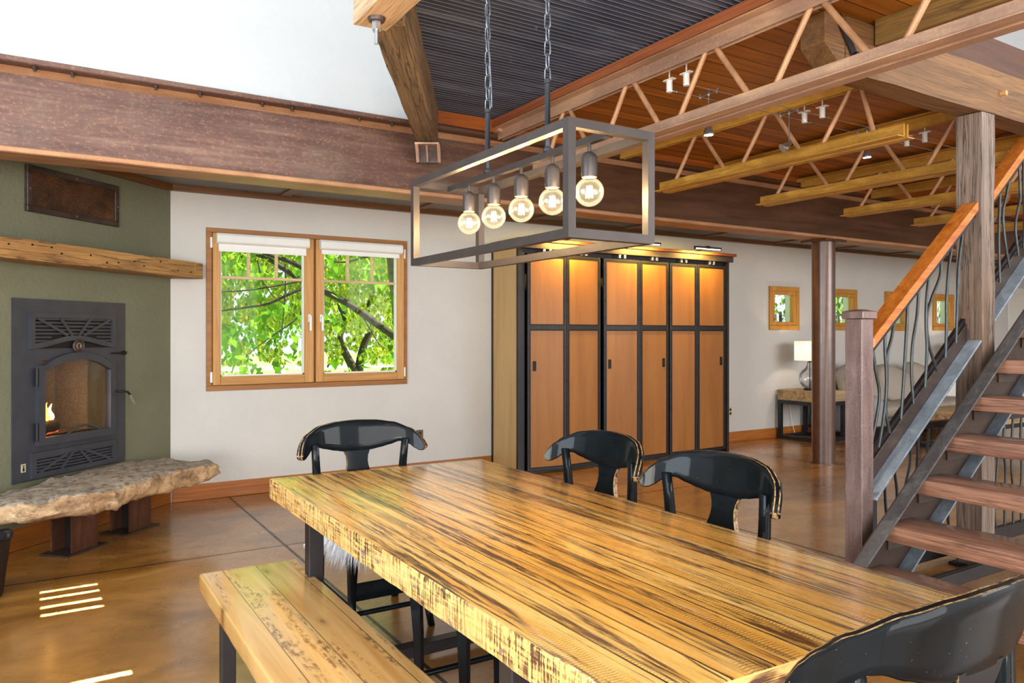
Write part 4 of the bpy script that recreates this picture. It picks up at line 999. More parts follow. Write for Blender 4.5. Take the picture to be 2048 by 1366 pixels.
    mb = MB(); mb.box(-.185,.185,.165,.187,.175,.255); mb.build('front_stretcher', M['chair'], t, bevel=.003, local=True)
    mb = MB(); mb.cyl((-.19,.205,.125),(.19,.205,.125),.012,10); mb.build('foot_rung', M['chair'], t, smooth=50, local=True)
    for sx in (-1,1):
        mb = MB(); mb.cyl((sx*.195,.175,.15),(sx*.206,-.238,.16),.011,10); mb.build('side_stretcher', M['chair'], t, smooth=50, local=True)
    return t
ch = make_chair('dining_chair', 'black dining chair with white fur cushion at the far end of the table')
ch['group'] = 'black scroll back dining chairs'
def put(o, x, y, rz, label=None):
    o.location = (x, y, 0); o.rotation_euler = (0,0,rz); WM[o.name] = Matrix.Translation(Vector((x,y,0))) @ Matrix.Rotation(rz,4,'Z')
    if label: o['label'] = label
    return o
chB = copy_tree(ch); chC = copy_tree(ch); chD = copy_tree(ch)
put(ch, 1.425, 3.565, R(180))
put(chB, 1.975, 2.765, R(90), 'black dining chair before the cabinet, the further chair on the stair side of the table')
put(chC, 1.945, 2.03, R(90), 'worn black dining chair on the stair side, nearer the steel newel post')
put(chD, 1.44, 1.005, R(-1), 'black dining chair in the near corner, seen from behind')
# fur cushion on the far chair
fu = thing('fur_cushion', 'white shaggy fur seat cushion tied to the far dining chair', 'cushion', (1.425, 3.565, .47))
mb = MB()
pl = [(1.425+.215*math.copysign(abs(math.cos(a))**.5, math.cos(a)), 3.565+.225*math.copysign(abs(math.sin(a))**.5, math.sin(a)), .474) for a in [2*math.pi*k/36 for k in range(36)]]
mb.prism(pl, (0,0,.03)); mb.build('pad', M['fur'], fu, bevel=.01, seg=2, smooth=50)
rnd = random.Random(11); mb = MB()
for k in range(5200):
    e = rnd.random()
    if e < .62:
        a = rnd.uniform(0, 2*math.pi); c, s = math.cos(a), math.sin(a)
        x = .218*math.copysign(abs(c)**.5, c); y = .228*math.copysign(abs(s)**.5, s)
        p = Vector((1.425+x, 3.565+y, .49+rnd.uniform(-.012,.015))); d = Vector((c*.55+rnd.uniform(-.3,.3), s*.55+rnd.uniform(-.3,.3), -1+rnd.uniform(-.25,.4)))
        L = rnd.uniform(.06,.135)
    else:
        p = Vector((1.425+rnd.uniform(-.2,.2), 3.565+rnd.uniform(-.21,.21), .503)); d = Vector((rnd.uniform(-1,1), rnd.uniform(-1,1), rnd.uniform(.1,.7))); L = rnd.uniform(.03,.06)
    d.normalize(); w = d.cross(Vector((rnd.uniform(-1,1),rnd.uniform(-1,1),rnd.uniform(-1,1)))).normalized()*.0016
    q = p+d*L*.55+Vector((0,0,-.0)); tip = p+d*L+Vector((0,0,-L*.35))
    a_, b_, c_, d_, t_ = mb.V(p-w), mb.V(p+w), mb.V(q+w*.8), mb.V(q-w*.8), mb.V(tip)
    mb.face([a_,b_,c_,d_]); mb.face([d_,c_,t_])
mb.build('fur', M['fur'], fu)['kind'] = 'stuff'
mb = MB(); mb.tube([(1.215,3.74,.47),(1.19,3.74,.44),(1.13,3.70,.40),(1.10,3.69,.385),(1.105,3.70,.375),(1.15,3.72,.385),(1.20,3.75,.41)], .006, 8); mb.build('tie_strap', M['fur'], fu, smooth=50)
# stool tucked under the table
so = thing('stool', 'black stool with curved legs tucked under the table behind the bench', 'stool', (1.30, 2.28, 0))
mb = MB(); mb.box(1.10,1.49,2.07,2.47,.60,.63); mb.build('seat', M['chair'], so, bevel=.008, seg=2, smooth=50)
for sx in (-1,1):
    for sy in (-1,1):
        x, y = 1.295+sx*.165, 2.27+sy*.17
        pts = [(x+sx*.005,y+sy*.02,0),(x,y+sy*.008,.12),(x-sx*.004,y,.25),(x-sx*.002,y,.36),(x+sx*.004,y+sy*.004,.48),(x+sx*.014,y+sy*.01,.60)]
        mb = MB(); mb.tube(pts, .016, 4, radii=[.015,.017,.02,.022,.025,.025]); mb.build('leg', M['chair'], so, bevel=.003)
for sy in (-1,1):
    mb = MB(); mb.cyl((1.135,2.27+sy*.172,.22),(1.455,2.27+sy*.172,.22),.011,10); mb.build('stretcher', M['chair'], so, smooth=50)
# ================================================================ pendant lamp
pd = thing('pendant_lamp', 'rectangular open frame bronze pendant with five glowing globe bulbs over the table', 'lamp', (1.445, 2.3, 1.70))
PX, PY0, PY1 = (1.283, 1.612), 1.757, 2.84; PZ = (1.697, 2.042); tk = .027
mb = MB()
for x in PX:
    for y in (PY0, PY1):
        xa = x if x == PX[0] else x-tk; ya = y if y == PY0 else y-tk
        mb.box(xa, xa+tk, ya, ya+tk, PZ[0], PZ[1])
    for z in PZ:
        xa = x if x == PX[0] else x-tk; za = z if z == PZ[0] else z-tk
        mb.box(xa, xa+tk, PY0+tk, PY1-tk, za, za+tk)
for y in (PY0, PY1):
    for z in PZ:
        ya = y if y == PY0 else y-tk; za = z if z == PZ[0] else z-tk
        mb.box(PX[0]+tk, PX[1]-tk, ya, ya+tk, za, za+tk)
mb.build('frame', M['bronze'], pd)
xc = 1.4475
mb = MB(); mb.box(xc-.011, xc+.011, PY0+tk, PY1-tk, 2.008, 2.03); mb.build('crossbar', M['bronze'], pd)
for yr in (2.10, 2.50):
    mb = MB(); mb.lathe([(.016,.0),(.016,.012),(.0095,.016),(.0095,.05),(.011,.052),(.011,.058),(.0095,.06),(.0095,.228),(.012,.23),(.012,.243),(.006,.248)], (xc,yr,2.03), 14); mb.build('rod', M['dkst'], pd, smooth=40)
    mb = MB(); zz = 2.275; k = 0
    while zz < 3.12:
        ang = 0 if k % 2 else math.pi/2
        pts = []
        for q in range(16):
            a = 2*math.pi*q/16; lx = .0105*math.cos(a); lz = .016*math.sin(a)+math.copysign(.0115, math.sin(a)) if abs(math.sin(a)) > .01 else 0
            pts.append((xc+lx*math.cos(ang+.5), yr+lx*math.sin(ang+.5), zz+.012+lz))
        mb.tube(pts, .0023, 6, closed=True); zz += .0455; k += 1
    mb.build('chain', M['chainm'], pd, smooth=60)
    mb = MB(); mb.lathe([(.05,0),(.05,-.02),(.01,-.03)], (xc,yr,3.118), 20); mb.build('ceiling_cup', M['bronze'], pd)
mb = MB(); mb.tube([(xc+.006*math.sin(z*9)+.006, 2.50+.009*math.sin(z*7+1), z) for z in [2.28+.84*i/60 for i in range(61)]], .003, 6); mb.build('cord', M['chainm'], pd, smooth=60)
for yb in (2.647, 2.455, 2.263, 2.072, 1.872):
    mb = MB(); mb.lathe([(.006,2.008),(.006,1.985),(.012,1.982),(.023,1.972),(.0255,1.962),(.0255,1.915),(.024,1.905),(.0,1.905)], (xc,yb,0), 18, closed_top=False); sk = mb.build('socket', M['bronze'], pd, smooth=40)
    mb = MB(); zc = 1.860
    prof = [(.018,1.906),(.019,1.900)]+[(.0455*math.sin(a), zc+.0455*math.cos(a)) for a in [R(28)+R(152)*i/16 for i in range(17)]]
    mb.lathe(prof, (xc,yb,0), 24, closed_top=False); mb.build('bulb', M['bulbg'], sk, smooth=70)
    mb = MB()
    for q in range(6):
        a = 2*math.pi*q/6; mb.cyl((xc+.008*math.cos(a),yb+.008*math.sin(a),1.878),(xc+.011*math.cos(a),yb+.011*math.sin(a),1.842),.0016,6)
    mb.build('filament', M['fila'], sk)
# ================================================================ staircase, rails
sc_ = thing('staircase', 'open riser staircase with red brown wood treads in steel channel stringers', 'stairs', (3.6, 1.75, 0))
def ztop(x): return .695+.745*(x-3.95)
for yw, sg in ((2.295, -1), (1.135, 1)):
    mb = MB(); xe = 7.2; xs0 = 3.28
    P = [(xs0, 0), (3.515, 0), (xe, ztop(xe)-.385), (xe, ztop(xe)), (xs0, ztop(xs0))]
    mb.prism([(x, yw-.004, z) for x, z in P], (0, .008, 0)); s = mb.build('stringer', M['webst'], sc_)
    mb = MB(); ya, yb = sorted((yw, yw+sg*.075))
    mb.hexa([(xs0,ya,ztop(xs0)-.012),(xs0,yb,ztop(xs0)-.012),(xs0,yb,ztop(xs0)),(xs0,ya,ztop(xs0))], [(xe,ya,ztop(xe)-.012),(xe,yb,ztop(xe)-.012),(xe,yb,ztop(xe)),(xe,ya,ztop(xe))]); mb.build('top_flange', M['flangeg'], s, bevel=.002)
    mb = MB(); b = lambda x: ztop(x)-.385
    mb.hexa([(3.52,ya,b(3.52)),(3.52,yb,b(3.52)),(3.52,yb,b(3.52)+.014),(3.52,ya,b(3.52)+.014)], [(xe,ya,b(xe)),(xe,yb,b(xe)),(xe,yb,b(xe)+.014),(xe,ya,b(xe)+.014)]); mb.build('bottom_flange', M['skyst'], s, bevel=.002)
for k in range(14):
    x, z = 3.36+.277*k, .247+.2045*k
    mb = MB(); mb.box(x, x+.30, 1.142, 2.288, z-.078, z)
    bm = mb.bm; bmesh.ops.subdivide_edges(bm, edges=[e for e in bm.edges if abs((e.verts[0].co-e.verts[1].co).y) > .5], cuts=14)
    bmesh.ops.recalc_face_normals(bm, faces=bm.faces)
    es = [e for e in bm.edges if len(e.link_faces) == 2 and e.calc_face_angle(0) > R(25)]
    bmesh.ops.bevel(bm, geom=es, offset=.008, segments=2, affect='EDGES', profile=.6)
    for v in bm.verts: v.co += mnoise.noise_vector(v.co*7)*.0025
    tr = mb.build('tread', M['tread'], sc_, smooth=40)
    for yy, s in ((2.286,-1),(1.144,1)):
        mb = MB(); a_, b_ = yy, yy+s*.045; c_ = yy+s*.004
        L = [(a_,z-.079),(b_,z-.079),(b_,z-.086),(c_,z-.086),(c_,z-.135),(a_,z-.135)]
        mb.hexa([(x+.05,q,w) for q, w in L], [(x+.25,q,w) for q, w in L]); mb.build('bracket', M['chan'], tr)
rl = thing('stair_railing', 'lower stair railing with steel newel, orange wood handrail and wavy rebar balusters', 'railing', (4.2, 2.44, 0))
mb = MB(); mb.box(3.63,3.73,2.39,2.49,0,1.50); nw = mb.build('newel_post', M['newel'], rl, bevel=.006, seg=2)
mb = MB(); mb.box(3.617,3.743,2.377,2.503,1.50,1.538); mb.hexa([(3.617,2.377,1.538),(3.743,2.377,1.538),(3.743,2.503,1.538),(3.617,2.503,1.538)], [(3.66,2.42,1.55),(3.70,2.42,1.55),(3.70,2.46,1.55),(3.66,2.46,1.55)]); mb.build('newel_cap', M['newel'], nw, bevel=.003)
def sloped(name, mat, par, x0, x1, f, ya, yb, za, zb, bev=.003):
    mb = MB(); mb.hexa([(x0,ya,f(x0)+za),(x0,yb,f(x0)+za),(x0,yb,f(x0)+zb),(x0,ya,f(x0)+zb)], [(x1,ya,f(x1)+za),(x1,yb,f(x1)+za),(x1,yb,f(x1)+zb),(x1,ya,f(x1)+zb)]); return mb.build(name, mat, par, bevel=bev)
h1 = lambda x: 2.222-.775*(4.79-x); c1 = lambda x: .655+.785*(x-3.726)
h2 = lambda x: 2.305+.82*(x-4.98)
def channel(par, x0, x1, f):
    c = sloped('bottom_channel', M['chan'], par, x0, x1, f, 2.455, 2.467, -.115, 0)
    sloped('channel_lip', M['skyst'], c, x0, x1, f, 2.372, 2.455, -.115, -.10, .002)
    sloped('channel_back', M['blackst'], c, x0, x1, f, 2.467, 2.495, -.02, .03, .002)
hr = sloped('handrail', M['rail'], rl, 3.731, 4.783, h1, 2.388, 2.49, -.058, 0, .005)
sloped('rail_strip', M['blackst'], hr, 3.731, 4.783, h1, 2.405, 2.475, -.095, -.058, .002)
channel(rl, 3.731, 4.783, c1)
def pl(pts, y=2.44): return [aty(u, v, y) for u, v in pts]
def spline(pts, n=6):
    P = [Vector(p) for p in pts]; P = [P[0]*2-P[1]]+P+[P[-1]*2-P[-2]]; o = []
    for i in range(1, len(P)-2):
        for k in range(n):
            t = k/n; a, b, c, d = P[i-1:i+3]
            o.append(.5*((2*b)+(-a+c)*t+(2*a-5*b+4*c-d)*t*t+(-a+3*b-3*c+d)*t**3))
    o.append(P[-2]); return o
BAL = [[(1744,690),(1752,745),(1759,790),(1752,840),(1741,895)], [(1770,660),(1770,700),(1773,765),(1768,830),(1757,895)], [(1790,636),(1784,672),(1775,710),(1774,760),(1772,820),(1779,866)],
       [(1816,602),(1813,660),(1809,730),(1806,780),(1802,838)], [(1838,575),(1834,630),(1825,690),(1823,750),(1827,808)], [(1858,552),(1853,600),(1852,650),(1854,700),(1850,775)],
       [(1883,522),(1879,556),(1862,600),(1853,640),(1858,690),(1874,742)], [(1903,496),(1897,540),(1893,600),(1893,650),(1891,716)], [(1925,468),(1918,525),(1915,600),(1912,686)]]
for b in BAL:
    mb = MB(); mb.tube(spline(pl(b)), .0085, 8); mb.build('baluster', M['baluster'], rl, smooth=60)
rl2 = thing('stair_railing', 'upper stair railing continuing right of the timber post', 'railing', (5.6, 2.44, 1.5))
hr2 = sloped('handrail', M['rail'], rl2, 4.946, 5.48, h2, 2.388, 2.49, -.058, 0, .005)
sloped('rail_strip', M['blackst'], hr2, 4.946, 5.48, h2, 2.405, 2.475, -.095, -.058, .002)
channel(rl2, 4.946, 5.48, c1)
for b in [[(2000,382),(1998,455),(1998,505),(2000,565)], [(2019,356),(2012,395),(2006,425),(2010,480),(2019,536)], [(2038,330),(2040,375),(2040,400),(2031,450),(2037,512)]]:
    mb = MB(); mb.tube(spline(pl(b)), .0085, 8); mb.build('baluster', M['baluster'], rl2, smooth=60)
rnd = random.Random(21)
for k in range(1):
    x = 5.44+.115*k; zt, zb = h2(x)-.08, c1(x)-.02
    mb = MB(); mb.tube(spline([(x+rnd.uniform(-.03,.03)*(0 < i < 4), 2.44, zb+(zt-zb)*i/4) for i in range(5)]), .0085, 8); mb.build('baluster', M['baluster'], rl2, smooth=60)
gr = thing('floor_guard_rail', 'low floor guard rail with wavy rebar balusters seen through the open stairs', 'railing', (5.6, 2.62, 0))
mb = MB(); mb.box(4.05,7.2,2.60,2.64,.03,.12); mb.build('bottom_channel', M['blackst'], gr, bevel=.002)
mb = MB(); mb.box(4.05,7.2,2.60,2.64,.84,.88); mb.build('top_rail', M['blackst'], gr, bevel=.002)
for x in (4.07, 7.18):
    mb = MB(); mb.box(x-.02,x+.02,2.60,2.64,0,.84); mb.build('rail_post', M['blackst'], gr)
for k in range(26):
    x = 4.2+.115*k
    mb = MB(); mb.tube(spline([(x+rnd.uniform(-.03,.03)*(0 < i < 4), 2.62, .11+.74*i/4) for i in range(5)]), .0085, 8); mb.build('baluster', M['baluster'], gr, smooth=60)
fb_ = thing('floor_beam', 'dark steel channel lying on the floor under the stairs', 'beam', (4.6, 2.30, 0), kind='thing')
mb = MB(); mb.box(3.75,5.4,2.315,2.335,0.0,.07); mb.box(3.75,5.4,2.335,2.365,.06,.07); mb.build('channel_body', M['blackst'], fb_, bevel=.002)
# ================================================================ cable track lights
for yy, lab in ((3.22,'thin low voltage cable strung under the plank ceiling, nearer the stairs'), (3.36,'thin low voltage cable strung under the plank ceiling, nearer the girder')):
    mb = MB(); mb.cyl((3.17,yy,2.878),(9.25,yy,2.878),.0022,6); tag(mb.build('light_cable', M['silver']), lab, 'cable', 'low voltage light cables')
sn = 0
for i, x in enumerate((3.20, 4.45, 5.67)):
    for yy in (3.22, 3.36):
        lab = 'white cable standoff under the %s joist, %s of its pair' % (('first (nearest)', 'second', 'third')[i], 'right' if yy == 3.22 else 'left')
        s = thing('cable_standoff', lab, 'standoff', (x, yy, 2.86), group='white cable standoffs')
        mb = MB(); mb.lathe([(.001,2.865),(.0165,2.865),(.0185,2.868),(.0185,2.935),(.001,2.936)], (x,yy,0), 16, closed_top=False); mb.build('barrel', M['whitep'], s, smooth=50)
        mb = MB(); mb.box(x-.016,x+.016,yy-.04,yy+.04,2.936,2.942); mb.box(x-.003,x+.003,yy-.003,yy+.003,2.942,3.03); mb.build('mount_plate', M['whitep'], s)
        mb = MB(); mb.cyl((x+.018,yy,2.878),(x+.06,yy,2.878),.006,8); mb.cyl((x+.045,yy-.018,2.878),(x+.045,yy+.018,2.878),.004,6); mb.build('cable_clamp', M['silver'], s)
for i, (x, zl, aim, lab) in enumerate(((3.455,2.655,(.05,.05,-1),'lit chrome cable spotlight nearest the pendant lamp'), (4.20,2.645,(-.75,.3,-.65),'tilted chrome cable spotlight on a long stem'), (5.05,2.715,(.1,.02,-1),'lit chrome cable spotlight furthest along the cables'))):
    s = thing('cable_spotlight', lab, 'spotlight', (x, 3.29, zl), group='cable spotlights'); a = Vector(aim).normalized()
    mb = MB(); mb.cyl((x,3.22,2.878),(x,3.36,2.878),.004,8); mb.cyl((x,3.22,2.865),(x,3.22,2.895),.008,8); mb.cyl((x,3.36,2.865),(x,3.36,2.895),.008,8); mb.lathe([(.012,2.87),(.014,2.885),(.008,2.9)], (x,3.29,0), 10); mb.build('crossbar', M['silver'], s, smooth=40)
    mb = MB(); mb.cyl((x,3.29,2.875),(x,3.29,zl+.05),.0045,8); mb.build('stem', M['silver'], s, smooth=40)
    c = Vector((x,3.29,zl+.03))
    mb = MB(); mb.tube([c-a*.01,c+a*.02,c+a*.03,c+a*.05], .03, 16, radii=[.014,.022,.028,.030]); mb.tube([c+a*.05,c+a*.056],.036,16); mb.build('lamp_head', M['silver'], s, smooth=40)
    mb = MB(); mb.tube([c+a*.0565,c+a*.058],.026,16); mb.build('lamp_face', M['spotem'] if i != 1 else M['silver'], s)
# ================================================================ living area
def cushion(mb, x0, x1, y0, y1, z0, z1, puff=.02, n=8):
    """soft box: bulged grid"""
    cx, cy, cz = (x0+x1)/2, (y0+y1)/2, (z0+z1)/2; hx, hy, hz = (x1-x0)/2, (y1-y0)/2, (z1-z0)/2
    b2 = bmesh.new(); bmesh.ops.create_cube(b2, size=2); bmesh.ops.subdivide_edges(b2, edges=b2.edges, cuts=n, use_grid_fill=True)
    mp = {}
    for v in b2.verts:
        p = v.co.copy(); e = 5.0
        k = (abs(p.x)**e+abs(p.y)**e+abs(p.z)**e)**(1/e); p = p/k
        q = Vector((p.x*hx, p.y*hy, p.z*hz))
        w = [1-abs(p[i])**2 for i in range(3)]
        q += Vector((math.copysign(puff*w[1]*w[2], p.x)*abs(p.x)**3, math.copysign(puff*w[0]*w[2], p.y)*abs(p.y)**3, math.copysign(puff*w[0]*w[1], p.z)*abs(p.z)**3))
        mp[v] = mb.V(Vector((cx,cy,cz))+q)
    for f in b2.faces: mb.face([mp[v] for v in f.verts])
    b2.free(); return mb
sf = thing('sofa', 'long oatmeal fabric sofa along the window wall beyond the stairs', 'sofa', (10.7, 6.4, 0))
mb = MB(); mb.box(9.22,12.1,5.9,6.86,.10,.30); mb.build('base', M['sofaB'], sf, bevel=.03, seg=3, smooth=50)
for xa in (9.2, 11.9):
    mb = MB(); cushion(mb, xa, xa+.24, 5.86, 6.86, .09, .62, .01); mb.build('arm', M['sofaB'], sf, smooth=70)
mb = MB(); cushion(mb, 9.25,12.05,6.68,6.9,.28,.84,.01); mb.build('back', M['sofa'], sf, smooth=70)
for k in range(3):
    a = 9.445+.82*k
    mb = MB(); cushion(mb, a, a+.815, 5.88, 6.68, .29, .47, .02); mb.build('seat_cushion', M['sofa'], sf, smooth=70)
    mb = MB(); cushion(mb, a+.01, a+.805, 6.46, 6.70, .46, (.93,.90,.94)[k], .035)
    for v in mb.bm.verts: v.co.y -= (.93-v.co.z)*.35-.02; v.co.z += .05*max(0, v.co.z-.7)/.23*math.cos((v.co.x-a-.4)/.4*2.2+k)
    o = mb.build('back_cushion', M['sofa'], sf, smooth=70)
for x in (9.3, 12.0):
    for y in (5.95, 6.8):
        mb = MB(); mb.box(x-.03,x+.03,y-.03,y+.03,0,.11); mb.build('foot', M['blackst'], sf)
for x, lab in ((9.60,'white throw pillow at the left arm of the sofa'), (11.72,'white throw pillow at the right end of the sofa')):
    mb = MB(); cushion(mb, -.22,.22,-.06,.06,-.2,.2,.05); 
    Tm = Matrix.Translation(Vector((x, 6.32, .675))) @ Matrix.Rotation(R(-14), 4, 'X') @ Matrix.Rotation(R(18 if x < 10 else -12), 4, 'Z')
    for v in mb.bm.verts: v.co = Tm @ v.co
    tag(mb.build('throw_pillow', M['pillow'], smooth=70), lab, 'pillow', 'white throw pillows on the sofa')
def frame_table(name, label, x0, x1, y0, y1, zt, th, tw):
    t = thing(name, label, 'table', ((x0+x1)/2, (y0+y1)/2, 0))
    mb = MB(); mb.box(x0,x1,y0,y1,zt-th,zt); mb.build('table_slab', M['slab'], t, bevel=.006, seg=2)
    mb = MB(); z = zt-th
    mb.box(x0,x1,y0,y0+tw,z-tw,z); mb.box(x0,x1,y1-tw,y1,z-tw,z); mb.box(x0,x0+tw,y0+tw,y1-tw,z-tw,z); mb.box(x1-tw,x1,y0+tw,y1-tw,z-tw,z); mb.build('top_frame', M['dkst'], t)
    for x in (x0, x1-tw):
        for y in (y0, y1-tw):
            mb = MB(); mb.box(x,x+tw,y,y+tw,tw,z-tw); mb.build('leg', M['dkst'], t)
    mb = MB(); mb.box(x0,x1,y0,y0+tw,0,tw); mb.box(x0,x1,y1-tw,y1,0,tw); mb.box(x0,x0+tw,y0+tw,y1-tw,0,tw); mb.box(x1-tw,x1,y0+tw,y1-tw,0,tw); mb.build('floor_frame', M['dkst'], t)
    return t
frame_table('end_table', 'thick wood slab end table on black steel frame left of the sofa', 8.57, 9.15, 6.26, 6.9, .665, .14, .05)
frame_table('end_table', 'wood slab end table at the far right end of the sofa', 12.2, 12.8, 6.26, 6.9, .62, .12, .05)
frame_table('coffee_table', 'low wood slab coffee table with steel frame before the sofa', 9.40, 10.5, 4.55, 5.45, .48, .135, .05)
LAMPS = []
def table_lamp(x, y, z, label, s=1.0):
    t = thing('table_lamp', label, 'lamp', (x, y, z), group='clear glass table lamps')
    mb = MB(); mb.lathe([(.001,.0),(.075,.0),(.078,.004),(.078,.022),(.07,.026),(.001,.026)], (x,y,z), 24, closed_top=False); mb.build('base', M['blackst'], t, smooth=40)
    mb = MB(); pr_ = [(.05,.026),(.095,.05),(.128,.10),(.138,.16),(.13,.215),(.10,.26),(.06,.295),(.038,.33),(.03,.37)]
    mb.lathe(pr_, (x,y,z), 28, closed_top=False); mb.build('glass_body', M['lampg'], t, smooth=70)
    mb = MB(); mb.cyl((x,y,z+.02),(x,y,z+.46),.007,10); mb.lathe([(.03,.372),(.03,.385),(.012,.39),(.012,.43)], (x,y,z), 14); mb.build('stem', M['blackst'], t, smooth=40)
    mb = MB(); mb.lathe([(.195,.40),(.197,.40),(.197,.66),(.195,.66)], (x,y,z), 36, closed_top=False); mb.build('shade', M['linen'], t, smooth=50)
    mb = MB(); mb.lathe([(.001,.50),(.02,.51),(.03,.54),(.02,.575),(.001,.585)], (x,y,z), 14, closed_top=False); mb.build('bulb', M['lampbulb'], t, smooth=60)
    LAMPS.append((x,y,z+.54)); return t
M['lampbulb'] = emit('lamp_bulb', (1,.86,.66), 40)
table_lamp(8.80, 6.56, .665, 'lit clear glass table lamp with white drum shade beside the pipe column')
table_lamp(12.5, 6.56, .62, 'lit table lamp at the far end of the sofa')
mb = MB(); mb.tube(spline([(8.83,6.56+.085,.672),(8.86,6.93,.62),(8.87,6.925,.4),(8.89,6.915,.2),(8.92,6.88,.01)]), .004, 6); tag(mb.build('lamp_cord', M['whitep'], smooth=60), 'pale lamp cord hanging behind the end table', 'cord')
mb = MB(); mb.box(9.0,9.13,6.42,6.50,.666,.80); tag(mb.build('wooden_box', M['slab'], bevel=.004), 'small pale wooden box on the end table behind the pipe column', 'box')
# ================================================================ outdoors
mb = MB(); mb.box(-12, 40, 7.16, 60, -.5, -.12); struct(mb.build('ground_outside', M['lawn']), 'bright green lawn outside the windows', 'lawn')
mb = MB(); mb.poly([(-10,13.2,-.115),(30,14.2,-.115),(30,16.6,-.115),(-10,15.4,-.115)]); struct(mb.build('path_outside', M['path']), 'pale sunlit path beyond the lawn', 'path')
def leaves_mesh(name, pts, size, mat, par, seed, heart=True):
    rnd = random.Random(seed); vs, fs = [], []
    for p in pts:
        s = size*rnd.uniform(.6,1.25)
        n = Vector((rnd.gauss(0,.6), rnd.gauss(-.5,.6), rnd.gauss(.35,.6))).normalized()
        u = n.cross(Vector((0,0,1)) if abs(n.z) < .95 else Vector((1,0,0))).normalized(); w = n.cross(u)
        down = -w if w.z > 0 else w
        b = len(vs); c = Vector(p)
        sh = [(0,-.30),(-.42,-.42),(-.52,-.05),(-.28,.38),(0,.78),(.28,.38),(.52,-.05),(.42,-.42)] if heart else [(0,-.5),(-.3,0),(0,.6),(.3,0)]
        for a, d in sh: vs.append(c+u*(a*s)+down*(d*s)+n*(abs(a)*s*.25))
        fs.append(tuple(range(b, b+len(sh))))
    me = bpy.data.meshes.new(name); me.from_pydata([tuple(v) for v in vs], [], fs); me.update()
    o = link(name, me, mat, par); o['kind'] = 'stuff'; return o
t1 = thing('linden_tree', 'big leaved tree close outside the window with a slanting branch', 'tree', (4.7, 9.0, -.12))
def branch(nm, pts, r0, r1, mat, par, seg=10):
    P = spline(pts, 6); n = len(P); mb = MB(); mb.tube(P, r0, seg, radii=[r0+(r1-r0)*i/(n-1) for i in range(n)]); return mb.build(nm, mat, par, smooth=60)
tx = aty(800, 600, 9.0).x
branch('trunk', [(tx+.25,9.0,-.2),(tx+.16,9.0,.8),(tx+.06,9.0,1.6),(tx-.02,9.0,2.2),(tx-.12,9.0,3.0),(tx-.2,9.0,4.2)], .17, .11, M['bark2'], t1, 14)
bpt = lambda L, y: [aty(u, v, y) for u, v in L]
branch('branch', bpt([(800,680),(750,645),(700,610),(646,582),(600,560),(540,520),(500,505)], 8.7), .05, .02, M['bark'], t1)
branch('branch', bpt([(620,572),(585,585),(540,606),(500,614),(440,622)], 8.5), .022, .008, M['bark'], t1)
branch('branch', bpt([(800,505),(740,512),(690,524),(650,520)], 8.6), .02, .008, M['bark'], t1)
branch('branch', bpt([(620,545),(585,525),(545,512),(500,498)], 8.6), .035, .014, M['bark'], t1)
branch('branch', bpt([(610,560),(560,570),(500,580),(440,584)], 8.4), .014, .006, M['bark'], t1)
for L in ([(615,610),(590,640),(555,665),(520,690),(490,715)], [(515,520),(525,560),(545,590),(570,610)], [(570,530),(571,580),(566,640),(560,680)], [(720,620),(735,650),(760,690),(780,700)]):
    branch('branch', bpt(L, 8.45), .009, .004, M['bark'], t1, 6)
rnd = random.Random(4); pts = []
for k in range(1700):
    u = rnd.uniform(380, 860); v = rnd.uniform(420, 790)
    # leaves hang in loose clumps
    if mnoise.noise(Vector((u/55, v/55, 3))) < (-.10 if v < 600 else .06): continue
    if u > 640 and v > 610 and rnd.random() < .6: continue
    pts.append(aty(u, v, rnd.uniform(8.0, 9.6)))
for k in range(500): pts.append(Vector((rnd.uniform(-1,8), rnd.uniform(7.8,10.5), rnd.uniform(2.4,4.8))))
leaves_mesh('foliage', pts, .085, M['leaf'], t1, 8)
t2 = thing('shrub_tree', 'small multi stemmed tree with forked trunk further out on the lawn', 'tree', (aty(715,748,13.0).x, 13.0, -.12))
branch('trunk', bpt([(712,830),(711,765),(705,735),(690,705),(680,675),(690,640),(670,600)], 13), .10, .03, M['bark'], t2)
branch('trunk', bpt([(717,830),(716,765),(720,725),(728,690),(742,655),(735,620),(750,580)], 13), .10, .03, M['bark'], t2)
branch('branch', bpt([(684,690),(668,690),(650,688)], 13), .03, .015, M['bark'], t2)
branch('branch', bpt([(700,715),(668,705),(655,735)], 13), .035, .015, M['bark'], t2)
pts = []
for k in range(48000):
    u = rnd.uniform(330, 860); v = rnd.uniform(380, 730)
    if mnoise.noise(Vector((u/38, v/38, 9)))+.35*mnoise.noise(Vector((u/14, v/14, 2))) < -.22-.2*(v < 600)+.28*(v > 665): continue
    pts.append(aty(u, v, rnd.uniform(11.3, 14.2)))
leaves_mesh('foliage', pts[:34000], .07, M['leaf2'], t2, 9, False)
def bush(name, label, c, r, n, size, mat, seed, group=None):
    b = thing(name, label, 'bush', (c[0], c[1], -.12), group=group); rr = random.Random(seed); pts = []
    for k in range(n):
        d = Vector((rr.gauss(0,1), rr.gauss(0,1), rr.gauss(0,1))).normalized()*rr.uniform(.55,1)**.5
        p = Vector((c[0]+d.x*r[0], c[1]+d.y*r[1], c[2]+d.z*r[2]))
        if p.z > -.1: pts.append(p)
    branch('trunk', [(c[0],c[1],-.15),(c[0]+.05,c[1],c[2]*.5),(c[0],c[1],c[2])], .08, .03, M['bark'], b, 8)
    leaves_mesh('foliage', pts, size, mat, b, seed+1, False)
bush('garden_shrub', 'bright low shrub beyond the path at the right of the window', (8.6,17.5,.45), (1.5,.9,.75), 2600, .10, M['leaf2'], 31)
bush('garden_shrub', 'low green shrub beyond the path at the left of the window', (2.0,18.5,.2), (2.4,.8,.6), 2600, .10, M['leaf'], 33)
